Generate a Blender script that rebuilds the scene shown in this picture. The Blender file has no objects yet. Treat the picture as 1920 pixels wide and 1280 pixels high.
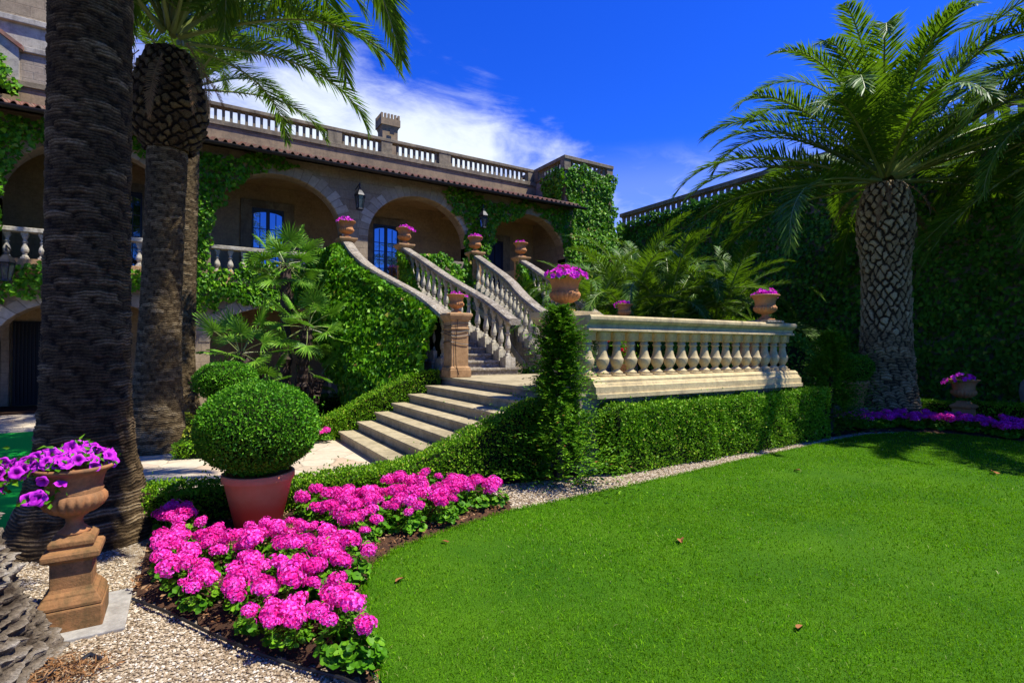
import bpy, math, numpy as np
from mathutils import Matrix, Vector
C = bpy.context.scene.collection
rng = np.random.default_rng(7)
PI = math.pi
R_ = math.radians
WORLD = {}

# ------------------------------------------------------------------ helpers
class MB:
    """collects vertices and faces, links them as ONE mesh object"""
    def __init__(s): s.v = []; s.f = []; s.n = 0; s.a = []
    def add(s, V, F, mi=0, att=None):
        V = np.asarray(V, float).reshape(-1, 3)
        groups = {}
        if isinstance(F, np.ndarray): groups[F.shape[1]] = F
        else:
            for q in F: groups.setdefault(len(q), []).append(q)
        for k, q in groups.items(): s.f.append((np.asarray(q, np.int64) + s.n, mi))
        s.v.append(V); s.n += len(V)
        s.a.append(np.zeros(len(V)) if att is None else np.asarray(att, float))
        return s
    def box(s, x0, x1, y0, y1, z0, z1, mi=0):
        V = [(x, y, z) for z in (z0, z1) for y in (y0, y1) for x in (x0, x1)]
        return s.add(V, [(0, 2, 3, 1), (4, 5, 7, 6), (0, 1, 5, 4), (2, 6, 7, 3), (0, 4, 6, 2), (1, 3, 7, 5)], mi)
    def lathe(s, prof, n=24, c=(0, 0, 0), fn=None, ph=0., mi=0, caps=True):
        th = np.arange(n) * 2 * PI / n + ph
        V = []
        for i, (r, z) in enumerate(prof):
            rr = r * np.ones(n) if fn is None else r * fn(th, i / (len(prof) - 1))
            V.append(np.c_[c[0] + rr * np.cos(th), c[1] + rr * np.sin(th), np.full(n, c[2] + z)])
        F = []
        m = len(prof)
        for i in range(m - 1):
            a = i * n + np.arange(n); b = i * n + (np.arange(n) + 1) % n
            F.append(np.c_[a, b, b + n, a + n])
        s.add(np.concatenate(V), np.concatenate(F), mi)
        if caps:
            s.f.append((np.array([list(range(n))[::-1]]) + s.n - m * n, mi))
            s.f.append((np.array([list(range((m - 1) * n, m * n))]) + s.n - m * n, mi))
        return s
    def sq(s, prof, c=(0, 0, 0), mi=0):            # square "lathe": half widths
        return s.lathe([(r * math.sqrt(2), z) for r, z in prof], 4, c, None, PI / 4, mi)
    def tube(s, pts, rad, n=6, mi=0, caps=True):
        pts = np.asarray(pts, float); m = len(pts)
        rad = np.full(m, rad) if np.isscalar(rad) else np.asarray(rad)
        T = np.gradient(pts, axis=0); T /= np.linalg.norm(T, axis=1)[:, None] + 1e-9
        up = np.array([0, 0, 1.]) if abs(T[0][2]) < .9 else np.array([1., 0, 0])
        V = []
        for i in range(m):
            a = np.cross(T[i], up); a /= np.linalg.norm(a) + 1e-9; b = np.cross(T[i], a)
            up = -b if np.dot(-b, up) > 0 else b
            th = np.arange(n) * 2 * PI / n
            V.append(pts[i] + rad[i] * (np.cos(th)[:, None] * a + np.sin(th)[:, None] * np.cross(T[i], a)))
        F = []
        for i in range(m - 1):
            q = i * n + np.arange(n); w = i * n + (np.arange(n) + 1) % n
            F.append(np.c_[q, w, w + n, q + n])
        s.add(np.concatenate(V), np.concatenate(F), mi)
        if caps:
            s.f.append((np.array([list(range(n))[::-1]]) + s.n - m * n, mi))
            s.f.append((np.array([list(range((m - 1) * n, m * n))]) + s.n - m * n, mi))
        return s
    def sweep(s, pts, sec, mi=0):                   # section (across, up) along a path, across kept horizontal
        pts = np.asarray(pts, float); m = len(pts); n = len(sec)
        T = np.gradient(pts, axis=0); T[:, 2] = 0; T /= np.linalg.norm(T, axis=1)[:, None]
        A = np.c_[T[:, 1], -T[:, 0], np.zeros(m)]
        V = np.concatenate([pts[i] + np.array([A[i] * a + np.array([0, 0, b]) for a, b in sec]) for i in range(m)])
        F = []
        for i in range(m - 1):
            q = i * n + np.arange(n); w = i * n + (np.arange(n) + 1) % n
            F.append(np.c_[q, w, w + n, q + n])
        s.add(V, np.concatenate(F), mi)
        s.f.append((np.array([list(range(n))[::-1]]) + s.n - m * n, mi))
        s.f.append((np.array([list(range((m - 1) * n, m * n))]) + s.n - m * n, mi))
        return s
    def prism(s, poly, z0, z1, mi=0):
        n = len(poly)
        V = [(x, y, z0) for x, y in poly] + [(x, y, z1) for x, y in poly]
        return s.add(V, [tuple(range(n))[::-1], tuple(range(n, 2 * n))] + [(i, (i + 1) % n, n + (i + 1) % n, n + i) for i in range(n)], mi)
    def mesh(s, name, mats, smooth=False, att=False):
        me = bpy.data.meshes.new(name)
        V = np.concatenate(s.v); me.vertices.add(len(V)); me.vertices.foreach_set('co', V.astype(np.float32).ravel())
        loops = np.concatenate([f.ravel() for f, _ in s.f]); tot = np.concatenate([np.full(len(f), f.shape[1]) for f, _ in s.f])
        mi = np.concatenate([np.full(len(f), i) for f, i in s.f])
        me.loops.add(len(loops)); me.loops.foreach_set('vertex_index', loops.astype(np.int32))
        me.polygons.add(len(tot)); me.polygons.foreach_set('loop_start', (np.cumsum(tot) - tot).astype(np.int32))
        me.polygons.foreach_set('material_index', mi.astype(np.int32))
        me.polygons.foreach_set('use_smooth', np.full(len(tot), bool(smooth)))
        if att:
            a = me.attributes.new('k', 'FLOAT', 'POINT'); a.data.foreach_set('value', np.concatenate(s.a).astype(np.float32))
        for m in (mats if isinstance(mats, (list, tuple)) else [mats]): me.materials.append(m)
        me.update(calc_edges=True)
        return me
    def build(s, name, mats, parent=None, smooth=False, att=False, bevel=0, auto=None):
        o = link(name, s.mesh(name, mats, smooth, att), parent)
        if bevel:
            b = o.modifiers.new('bevel', 'BEVEL'); b.width = bevel; b.segments = 2; b.limit_method = 'ANGLE'; b.angle_limit = R_(40)
        return o

def link(name, me, parent=None, loc=(0, 0, 0), rot=(0, 0, 0), sc=1.0):
    """places a mesh at a WORLD transform, parented where it belongs"""
    o = bpy.data.objects.new(name, me); C.objects.link(o)
    o.location = loc; o.rotation_euler = rot; o.scale = (sc,) * 3 if np.isscalar(sc) else sc
    W = Matrix.LocRotScale(Vector(loc), o.rotation_euler, o.scale)
    WORLD[o.name] = W
    if parent:
        o.parent = parent; o.matrix_parent_inverse = WORLD[parent.name].inverted()
    return o
def tag(o, label, cat, group=None, kind=None):
    if label: o['label'] = label
    if cat: o['category'] = cat
    if group: o['group'] = group
    if kind: o['kind'] = kind
    return o
def thing(name, label, cat, loc=(0, 0, 0), group=None):
    o = bpy.data.objects.new(name, None); C.objects.link(o); o.location = loc; o.empty_display_size = .2
    WORLD[o.name] = Matrix.Translation(loc)
    return tag(o, label, cat, group)
def dup(root, loc, rotz=0, sc=1.0, label=None, group=None):
    """a copy of a thing with copies of its parts and sub-parts"""
    r = root.copy(); C.objects.link(r); r.location = loc; r.rotation_euler = (0, 0, rotz); r.scale = (sc,) * 3
    if label: r['label'] = label
    if group: r['group'] = group
    for ch in list(root.children):
        c = ch.copy(); C.objects.link(c); c.parent = r
        for g in list(ch.children):
            d = g.copy(); C.objects.link(d); d.parent = c
    return r
def struct(o): o['kind'] = 'structure'; return o
def unit(v): v = np.asarray(v, float); return v / (np.linalg.norm(v, axis=-1, keepdims=True) + 1e-9)
def snoise(P, f, seed=0, oct=3):
    """cheap smooth noise from sines, about -1..1"""
    r = np.random.default_rng(seed); out = np.zeros(len(P)); amp = 1; tot = 0
    for o in range(oct):
        for k in range(4):
            d = r.normal(size=P.shape[1]); d /= np.linalg.norm(d)
            out += amp * np.sin(P @ d * f * (2 ** o) * r.uniform(.7, 1.4) + r.uniform(0, 6.3)); tot += amp
        amp *= .6
    return out / tot * 2
def kites(mb, P, T, N, L, W, fold=.15, wpos=-.1, mi=0):
    """one folded leaf per point: tip direction T, normal N"""
    n = len(P); T = unit(T); B = unit(np.cross(N, T)); Nn = np.cross(T, B)
    L = np.broadcast_to(L, n)[:, None]; W = np.broadcast_to(W, n)[:, None]
    V = np.empty((n, 4, 3))
    V[:, 0] = P - T * L * .45; V[:, 2] = P + T * L * .55
    V[:, 1] = P + T * L * wpos + B * W * .5 + Nn * W * fold; V[:, 3] = P + T * L * wpos - B * W * .5 + Nn * W * fold
    i = np.arange(n)[:, None] * 4
    mb.add(V.reshape(-1, 3), np.concatenate([i + [[0, 1, 2]], i + [[0, 2, 3]]]), mi)
def inpoly(x, y, poly):
    poly = np.asarray(poly); ins = np.zeros(len(x), bool); j = len(poly) - 1
    for i in range(len(poly)):
        xi, yi = poly[i]; xj, yj = poly[j]
        c = ((yi > y) != (yj > y)) & (x < (xj - xi) * (y - yi) / (yj - yi + 1e-12) + xi)
        ins ^= c; j = i
    return ins
def scatter_poly(poly, dens, r=rng):
    p = np.asarray(poly); lo = p.min(0); hi = p.max(0); n = int(dens * np.prod(hi - lo))
    q = lo + r.random((n, 2)) * (hi - lo)
    return q[inpoly(q[:, 0], q[:, 1], p)]
def rdir(n, r=rng): return unit(r.normal(size=(n, 3)))

# ------------------------------------------------------------------ materials
class NT:
    def __init__(s, name):
        s.m = bpy.data.materials.new(name); s.m.use_nodes = True; s.t = s.m.node_tree; s.n = s.t.nodes; s.l = s.t.links
        s.p = s.n['Principled BSDF']; s.out = s.n['Material Output']
        s.tc = s.n.new('ShaderNodeTexCoord'); s.obj = s.tc.outputs['Object']
    def put(s, sock, v):
        if hasattr(v, 'is_linked'): s.l.new(v, sock)
        elif isinstance(v, (tuple, list)): sock.default_value = tuple(v) + ((1,) if len(v) == 3 and sock.type == 'RGBA' else ())
        else: sock.default_value = v
    def noise(s, scale, detail=5, rough=.6, vec=None, dist=0):
        n = s.n.new('ShaderNodeTexNoise'); s.l.new(vec or s.obj, n.inputs['Vector'])
        n.inputs['Scale'].default_value = scale; n.inputs['Detail'].default_value = detail; n.inputs['Roughness'].default_value = rough
        n.inputs['Distortion'].default_value = dist
        return n.outputs['Fac']
    def voro(s, scale, out='Distance', feat='F1', vec=None):
        n = s.n.new('ShaderNodeTexVoronoi'); n.feature = feat; s.l.new(vec or s.obj, n.inputs['Vector']); n.inputs['Scale'].default_value = scale
        return n.outputs[out]
    def ramp(s, fac, stops):
        n = s.n.new('ShaderNodeValToRGB'); s.l.new(fac, n.inputs[0]); e = n.color_ramp.elements
        while len(e) < len(stops): e.new(.5)
        for el, (p, c) in zip(e, stops): el.position = p; el.color = (c, c, c, 1) if np.isscalar(c) else tuple(c) + (1,)
        return n.outputs[0]
    def mix(s, fac, a, b, mode='MIX'):
        n = s.n.new('ShaderNodeMix'); n.data_type = 'RGBA'; n.blend_type = mode
        s.put(n.inputs['Factor'], fac); s.put(n.inputs['A'], a); s.put(n.inputs['B'], b)
        return n.outputs['Result']
    def math(s, op, a, b=0.0, c=None, clamp=False):
        n = s.n.new('ShaderNodeMath'); n.operation = op; n.use_clamp = clamp
        s.put(n.inputs[0], a); s.put(n.inputs[1], b)
        if c is not None: s.put(n.inputs[2], c)
        return n.outputs[0]
    def bump(s, h, strength=.5, dist=.02, normal=None):
        n = s.n.new('ShaderNodeBump'); n.inputs['Strength'].default_value = strength; n.inputs['Distance'].default_value = dist
        s.l.new(h, n.inputs['Height'])
        if normal: s.l.new(normal, n.inputs['Normal'])
        return n.outputs[0]
    def attr(s, name):
        n = s.n.new('ShaderNodeAttribute'); n.attribute_name = name; return n.outputs['Fac']
    def island(s):
        return s.n.new('ShaderNodeNewGeometry').outputs['Random Per Island']
    def xyz(s, vec=None):
        n = s.n.new('ShaderNodeSeparateXYZ'); s.l.new(vec or s.obj, n.inputs[0]); return n.outputs
    def comb(s, x, y, z=0.0):
        n = s.n.new('ShaderNodeCombineXYZ')
        for i, v in enumerate((x, y, z)): s.put(n.inputs[i], v)
        return n.outputs[0]
    def done(s, col, rough=.8, spec=.3, normal=None):
        s.put(s.p.inputs['Base Color'], col); s.put(s.p.inputs['Roughness'], rough); s.p.inputs['Specular IOR Level'].default_value = spec
        if normal: s.l.new(normal, s.p.inputs['Normal'])
        return s.m
def stone(name, a, b, dark, scale=3., rough=.85, bump=.35, fine=45, lich=.0):
    t = NT(name); n1 = t.noise(scale, 8, .65); n2 = t.noise(fine, 4, .7); n3 = t.noise(scale * 3.3, 6, .7)
    c = t.ramp(n1, [(.3, a), (.7, b)])
    c = t.mix(t.ramp(n3, [(.45, 0.), (.72, .75)]), c, dark)
    n4 = t.noise(scale * .45, 7, .72, dist=.6); c = t.mix(t.ramp(n4, [(.47, 0.), (.62, .62)]), c, dark)
    if lich:
        c = t.mix(t.ramp(t.noise(fine * .8, 5, .8), [(.5, 0.), (.62, .85)]), c, dark); c = t.mix(t.ramp(t.noise(fine * .55, 4, .8, dist=1.), [(.56, 0.), (.64, .8)]), c, (.60, .58, .50))
    x_, y_, z_ = t.xyz(); st_ = t.noise(1., 5, .65, t.comb(t.math('MULTIPLY', x_, 7.), t.math('MULTIPLY', y_, 7.), t.math('MULTIPLY', z_, .7)))
    c = t.mix(t.ramp(st_, [(.52, 0.), (.7, .6)]), c, dark)
    c = t.mix(.35, c, t.ramp(n2, [(.3, (.35,) * 3), (.7, (1.,) * 3)]), 'MULTIPLY')
    return t.done(c, rough, .25, t.bump(t.math('ADD', t.math('MULTIPLY', n3, .6), n2), bump, .01))
def masonry(name, cols, mortar, bw, bh, dark, bump=.6, ivy=0, joint=.012):
    t = NT(name); x, y, z = t.xyz(); v = t.comb(t.math('ADD', x, y), z)
    br = t.n.new('ShaderNodeTexBrick'); t.l.new(v, br.inputs['Vector'])
    br.inputs['Scale'].default_value = 1; br.inputs['Brick Width'].default_value = bw; br.inputs['Row Height'].default_value = bh
    br.inputs['Mortar Size'].default_value = joint; br.inputs['Mortar Smooth'].default_value = .3; br.inputs['Bias'].default_value = 0
    br.inputs['Color1'].default_value = tuple(cols[0]) + (1,); br.inputs['Color2'].default_value = tuple(cols[1]) + (1,); br.inputs['Mortar'].default_value = tuple(mortar) + (1,)
    n1 = t.noise(1.3, 8, .7); n2 = t.noise(14, 6, .75); n3 = t.noise(60, 3, .7)
    c = t.mix(t.ramp(n1, [(.4, 0.), (.75, .8)]), br.outputs[0], dark)
    c = t.mix(.6, c, t.ramp(n2, [(.3, (.45,) * 3), (.65, (1.1,) * 3)]), 'MULTIPLY')
    h = t.math('SUBTRACT', t.math('ADD', t.math('MULTIPLY', n2, .5), t.math('MULTIPLY', n3, .35)), br.outputs[1])
    return t.done(c, .9, .2, t.bump(h, bump, .015))
def leafm(name, stops, rough=.45, spec=.35, trans=.3, tcol=(.12, .30, .01)):
    t = NT(name); c = t.ramp(t.island(), stops); c = t.mix(.55, c, t.ramp(t.noise(1.4, 3), [(.3, (.62,) * 3), (.7, (1.25,) * 3)]), 'MULTIPLY')
    t.done(c, max(rough, .5), spec * .5)
    tr = t.n.new('ShaderNodeBsdfTranslucent'); tr.inputs[0].default_value = tuple(tcol) + (1,)
    mx = t.n.new('ShaderNodeMixShader'); mx.inputs[0].default_value = trans
    t.l.new(t.p.outputs[0], mx.inputs[1]); t.l.new(tr.outputs[0], mx.inputs[2]); t.l.new(mx.outputs[0], t.out.inputs[0])
    return t.m
def plain(name, col, rough=.6, spec=.3, metal=0, var=.25, scale=12, bump=.15):
    t = NT(name); n = t.noise(scale, 6, .65)
    c = t.mix(var, col, t.ramp(n, [(.3, (.3,) * 3), (.7, (1.15,) * 3)]), 'MULTIPLY'); t.p.inputs['Metallic'].default_value = metal
    return t.done(c, rough, spec, t.bump(n, bump, .005))

M = {}
M['cream'] = stone('cream_stone', (.68, .55, .29), (.54, .42, .20), (.30, .235, .13), 2.2)
M['white_stone'] = stone('pale_stone', (.66, .61, .47), (.5, .45, .33), (.22, .19, .14), 5)
M['tread'] = stone('tread_stone', (.50, .42, .255), (.40, .33, .19), (.22, .18, .10), 2.5, fine=30)
M['old_stone'] = stone('lichen_stone', (.44, .38, .275), (.32, .27, .19), (.11, .09, .065), 4, bump=.8, fine=28, lich=1)
M['grey_stone'] = stone('weathered_grey_stone', (.31, .25, .155), (.20, .165, .10), (.08, .065, .045), 2, bump=.7)
M['gold_stone'] = stone('golden_stone', (.58, .36, .17), (.46, .27, .12), (.25, .14, .06), 3)
M['terracotta'] = stone('terracotta', (.55, .245, .085), (.45, .20, .07), (.28, .15, .06), 4, .75, .25, 60)
M['terracotta_mid'] = stone('weathered_terracotta', (.46, .205, .075), (.36, .155, .055), (.15, .09, .04), 5, .8, .35, 50)
M['terracotta_old'] = stone('mossy_terracotta', (.34, .165, .06), (.25, .12, .042), (.075, .06, .02), 5, .8, .35, 50)
def potmat():
    t = NT('painted_terracotta'); x, y, z = t.xyz(); n = t.noise(5, 6, .65); n2 = t.noise(45, 4)
    streak = t.noise(7, 5, .7, t.comb(t.math('MULTIPLY', x, 5.), t.math('MULTIPLY', y, 5.), t.math('MULTIPLY', z, .5)))
    c = t.ramp(n, [(.3, (.72, .19, .065)), (.7, (.80, .28, .115))])
    worn = t.ramp(t.math('ADD', streak, t.math('MULTIPLY', z, -1.6)), [(.33, 0.), (.45, 1.)])
    side = t.ramp(t.math('ADD', t.math('MULTIPLY', x, 1.), t.math('MULTIPLY', y, -.35)), [(.10, 0.), (.16, .8)])
    c = t.mix(t.math('MULTIPLY', worn, side), c, (.62, .45, .27))
    low = t.ramp(z, [(.20, .85), (.33, 0.)])
    c = t.mix(low, c, t.mix(t.math('MULTIPLY', worn, side), (.80, .085, .035), (.72, .52, .30)))
    return t.done(c, .7, .25, t.bump(n2, .2, .004))
M['pot'] = potmat()
M['facade'] = masonry('facade_masonry', ((.39, .305, .19), (.31, .245, .155)), (.26, .2, .13), .62, .3, (.17, .125, .08), .5)
M['loggia'] = masonry('loggia_masonry', ((.42, .30, .15), (.36, .255, .125)), (.30, .21, .11), .7, .34, (.2, .14, .09), .25, joint=.006)
M['wallst'] = masonry('rubble_masonry', ((.38, .31, .22), (.27, .22, .16)), (.3, .26, .2), .45, .2, (.15, .12, .09), .7)
M['pinkpl'] = stone('stained_plaster', (.36, .26, .145), (.27, .195, .11), (.13, .10, .065), 1.2)
M['paleplaster'] = stone('pale_plaster', (.50, .46, .37), (.36, .33, .26), (.16, .145, .115), 1.5)
M['vouss'] = None
def voussmat():
    t = NT('voussoir_stone'); n = t.noise(9, 6, .7); c = t.ramp(t.island(), [(0., (.46, .38, .26)), (.5, (.33, .265, .17)), (1., (.54, .46, .33))])
    c = t.mix(.6, c, t.ramp(n, [(.3, (.5,) * 3), (.7, (1.1,) * 3)]), 'MULTIPLY'); return t.done(c, .9, .2, t.bump(n, .5, .01))
M['vouss'] = voussmat()
def tilemat():
    t = NT('roof_tile'); n = t.noise(3.5, 6, .7); n2 = t.noise(25, 4); x, y, z = t.xyz()
    br = t.voro(4.5, 'Color'); sep = t.xyz(br)[0]
    c = t.ramp(sep, [(0., (.22, .075, .045)), (.5, (.30, .13, .08)), (1., (.27, .18, .12))])
    c = t.mix(t.ramp(n, [(.38, 0.), (.65, .9)]), c, (.12, .095, .07)); return t.done(c, .9, .2, t.bump(n2, .4, .01))
M['tile'] = tilemat()
M['iron'] = plain('black_iron', (.012, .013, .016), .45, .4, .3)
M['gutter'] = plain('dark_gutter', (.022, .019, .018), .55, .3)
M['navy'] = plain('navy_paint', (.012, .014, .03), .4, .4)
M['wood'] = plain('dark_wood', (.05, .03, .018), .7)
M['plaster_c'] = stone('vault_plaster', (.52, .36, .17), (.44, .30, .14), (.30, .2, .1), 1.2, bump=.15)
def glassmat():
    t = NT('window_glass'); g = t.n.new('ShaderNodeBsdfGlossy'); g.inputs[0].default_value = (.42, .52, .72, 1); g.inputs[1].default_value = .015
    t.done((.006, .008, .012), .1, .5); mx = t.n.new('ShaderNodeMixShader'); mx.inputs[0].default_value = .42
    t.l.new(t.bump(t.noise(6, 2), .06, .02), g.inputs['Normal'])
    t.l.new(t.p.outputs[0], mx.inputs[1]); t.l.new(g.outputs[0], mx.inputs[2]); t.l.new(mx.outputs[0], t.out.inputs[0]); return t.m
M['glass'] = glassmat()
def lampglass():
    t = NT('lantern_glass'); t.p.inputs['Transmission Weight'].default_value = .85; return t.done((.22, .26, .28), .08, .4)
M['lampglass'] = lampglass()
# foliage
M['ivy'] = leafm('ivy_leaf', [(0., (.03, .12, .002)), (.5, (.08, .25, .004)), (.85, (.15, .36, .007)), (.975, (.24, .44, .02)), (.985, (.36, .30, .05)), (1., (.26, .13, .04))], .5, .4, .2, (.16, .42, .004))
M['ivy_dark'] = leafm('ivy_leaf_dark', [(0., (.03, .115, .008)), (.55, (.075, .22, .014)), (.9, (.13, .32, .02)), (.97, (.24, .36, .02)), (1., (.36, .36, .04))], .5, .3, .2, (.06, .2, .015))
M['box'] = leafm('box_leaf', [(0., (.06, .17, .002)), (.5, (.14, .32, .004)), (.85, (.22, .42, .008)), (.96, (.32, .46, .02)), (1., (.32, .2, .05))], .45, .35, .22, (.14, .36, .015))
M['ball'] = leafm('topiary_leaf', [(0., (.035, .15, .003)), (.5, (.08, .27, .005)), (.9, (.14, .36, .008)), (1., (.2, .42, .02))], .4, .4, .2, (.08, .3, .015))
M['yew'] = leafm('conifer_needle', [(0., (.03, .10, .004)), (.55, (.08, .22, .006)), (.9, (.17, .34, .008)), (.985, (.2, .36, .015)), (1., (.36, .10, .04))], .5, .3, .2, (.10, .26, .01))
M['core'] = plain('dark_core', (.012, .02, .006), .95, .05)  # near-black fill for solids added inside clipped foliage to block light
M['frond'] = leafm('frond_leaflet', [(0., (.028, .09, .006)), (.5, (.062, .155, .009)), (1., (.13, .23, .016))], .5, .6, .26, (.2, .38, .01))
M['rachis'] = plain('frond_rib', (.20, .25, .06), .45, .4)
M['dry'] = plain('dry_frond', (.32, .17, .07), .85, .1)
M['fan'] = leafm('fan_leaf', [(0., (.05, .15, .008)), (.5, (.11, .27, .012)), (1., (.21, .38, .03))], .4, .45, .25, (.16, .38, .02))
M['geran_leaf'] = leafm('geranium_leaf', [(0., (.035, .13, .004)), (.6, (.09, .26, .006)), (1., (.17, .36, .015))], .5, .3, .2, (.1, .34, .015))
def tinted(m, a, b, f=.8):
    t = m.node_tree; p = t.nodes['Principled BSDF']; src = p.inputs['Base Color'].links[0].from_socket; oi = t.nodes.new('ShaderNodeObjectInfo')
    r1 = t.nodes.new('ShaderNodeMix'); r1.data_type = 'RGBA'; t.links.new(oi.outputs['Random'], r1.inputs['Factor']); r1.inputs['A'].default_value = a + (1,); r1.inputs['B'].default_value = b + (1,)
    r2 = t.nodes.new('ShaderNodeMix'); r2.data_type = 'RGBA'; r2.blend_type = 'MULTIPLY'; r2.inputs['Factor'].default_value = f; t.links.new(src, r2.inputs['A']); t.links.new(r1.outputs['Result'], r2.inputs['B']); t.links.new(r2.outputs['Result'], p.inputs['Base Color']); return m
M['geran'] = leafm('geranium_petal', [(0., (.74, .010, .20)), (.4, (.90, .025, .45)), (1., (.95, .14, .74))], .6, .2, .25, (.9, .03, .45))
M['geran_d'] = leafm('magenta_petal', [(0., (.78, .015, .30)), (.6, (.88, .03, .46)), (1., (.92, .08, .58))], .6, .2, .2, (.7, .02, .45))
tinted(M['geran'], (.78, .5, .62), (1.15, 1.9, 1.25))
def petunia():
    t = NT('petunia_petal'); k = t.attr('k'); c = t.ramp(k, [(0., (.12, .004, .15)), (.4, (.34, .006, .36)), (.8, (.52, .015, .56)), (1., (.64, .05, .68))])
    c = t.mix(.5, c, t.ramp(t.island(), [(0., (.75, .7, .9)), (1., (1.2, 1.1, 1.1))]), 'MULTIPLY'); t.done(c, .6, .2)
    tr = t.n.new('ShaderNodeBsdfTranslucent'); tr.inputs[0].default_value = (.6, .04, .75, 1)
    mx = t.n.new('ShaderNodeMixShader'); mx.inputs[0].default_value = .25
    t.l.new(t.p.outputs[0], mx.inputs[1]); t.l.new(tr.outputs[0], mx.inputs[2]); t.l.new(mx.outputs[0], t.out.inputs[0]); return t.m
M['petunia'] = petunia()
M['pinkpet'] = leafm('pink_petal', [(0., (.62, .02, .50)), (.6, (.74, .03, .62)), (1., (.8, .1, .72))], .6, .2, .25, (.8, .04, .6))
M['red'] = leafm('red_petal', [(0., (.6, .01, .03)), (1., (.8, .03, .08))], .6, .2, .2, (.8, .02, .05))
M['yellow_leaf'] = leafm('golden_leaf', [(0., (.14, .22, .015)), (.6, (.26, .34, .025)), (1., (.42, .42, .04))], .5, .3, .25, (.4, .45, .03))
def barkmat(name, fibre, lip, pale, n2s=60):
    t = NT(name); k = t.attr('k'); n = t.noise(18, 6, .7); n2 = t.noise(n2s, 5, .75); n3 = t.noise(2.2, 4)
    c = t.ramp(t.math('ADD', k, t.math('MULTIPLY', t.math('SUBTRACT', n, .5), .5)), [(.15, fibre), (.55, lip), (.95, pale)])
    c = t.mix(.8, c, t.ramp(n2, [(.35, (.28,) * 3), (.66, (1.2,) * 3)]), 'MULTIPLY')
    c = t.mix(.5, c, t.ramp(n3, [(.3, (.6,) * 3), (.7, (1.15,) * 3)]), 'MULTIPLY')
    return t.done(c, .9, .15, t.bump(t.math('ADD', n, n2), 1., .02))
M['bark'] = barkmat('palm_bark', (.05, .031, .013), (.18, .12, .057), (.46, .35, .20))
M['bark0'] = barkmat('shaggy_bark', (.06, .042, .026), (.24, .19, .13), (.52, .46, .36))
M['bark2'] = barkmat('palm_bark_fine', (.065, .042, .018), (.19, .135, .065), (.44, .34, .19))
M['scar'] = barkmat('palm_leaf_scars', (.07, .046, .022), (.46, .32, .145), (.72, .56, .30))
M['scar_dark'] = barkmat('palm_old_leaf_bases', (.028, .019, .011), (.10, .066, .03), (.22, .16, .07))
# ground
def gravelmat():
    t = NT('gravel'); v = t.voro(75, 'Color'); d = t.voro(75); s = t.xyz(v); n = t.noise(1.6, 5); n2 = t.noise(9, 4)
    c = t.ramp(s[0], [(0., (.13, .09, .05)), (.4, (.28, .21, .13)), (.8, (.42, .35, .24)), (1., (.55, .49, .39))])
    c = t.mix(t.ramp(n2, [(.5, 0.), (.75, .6)]), c, (.2, .13, .07))
    c = t.mix(.4, c, t.ramp(n, [(.3, (.65,) * 3), (.7, (1.1,) * 3)]), 'MULTIPLY')
    return t.done(c, .9, .2, t.bump(t.math('SUBTRACT', 1., d), .9, .012))
M['gravel'] = gravelmat()
def pebm():
    t = NT('pebbles'); c = t.ramp(t.island(), [(0., (.12, .08, .045)), (.35, (.29, .215, .125)), (.75, (.44, .36, .24)), (1., (.62, .56, .45))]); return t.done(c, .85, .25)
M['pebble'] = pebm()
M['soil'] = stone('garden_soil', (.10, .045, .02), (.065, .03, .014), (.025, .013, .008), 9, .95, 1., 50)
def pavemat():
    t = NT('stone_paving'); w = t.n.new('ShaderNodeVectorMath'); w.operation = 'ADD'
    nz = t.n.new('ShaderNodeTexNoise'); nz.inputs['Scale'].default_value = 2.; t.l.new(t.obj, nz.inputs['Vector'])
    sc = t.n.new('ShaderNodeVectorMath'); sc.operation = 'SCALE'; sc.inputs['Scale'].default_value = .25; t.l.new(nz.outputs['Color'], sc.inputs[0])
    t.l.new(t.obj, w.inputs[0]); t.l.new(sc.outputs[0], w.inputs[1])
    e = t.voro(1.9, 'Distance', 'DISTANCE_TO_EDGE', w.outputs[0]); col = t.xyz(t.voro(1.9, 'Color', 'F1', w.outputs[0]))
    n = t.noise(7, 8, .7); n2 = t.noise(30, 5)
    c = t.ramp(col[0], [(0., (.46, .37, .25)), (.5, (.55, .47, .33)), (1., (.50, .37, .24))])
    c = t.mix(.6, c, t.ramp(n, [(.3, (.6,) * 3), (.7, (1.12,) * 3)]), 'MULTIPLY')
    c = t.mix(t.ramp(e, [(.0, .75), (.025, 0.)]), c, (.24, .19, .12))
    return t.done(c, .85, .25, t.bump(t.math('ADD', t.ramp(e, [(0., 0.), (.03, 1.)]), t.math('MULTIPLY', n2, .3)), .5, .01))
M['paving'] = pavemat()
def lawnmat():
    t = NT('lawn_thatch'); n = t.noise(1.1, 5); n2 = t.noise(90, 3)
    c = t.ramp(n, [(.3, (.035, .12, .003)), (.7, (.075, .19, .004))]); c = t.mix(.6, c, t.ramp(n2, [(.3, (.4,) * 3), (.7, (1.2,) * 3)]), 'MULTIPLY'); return t.done(c, .9, .1, t.bump(n2, 1., .02))
M['lawn'] = lawnmat()
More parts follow.
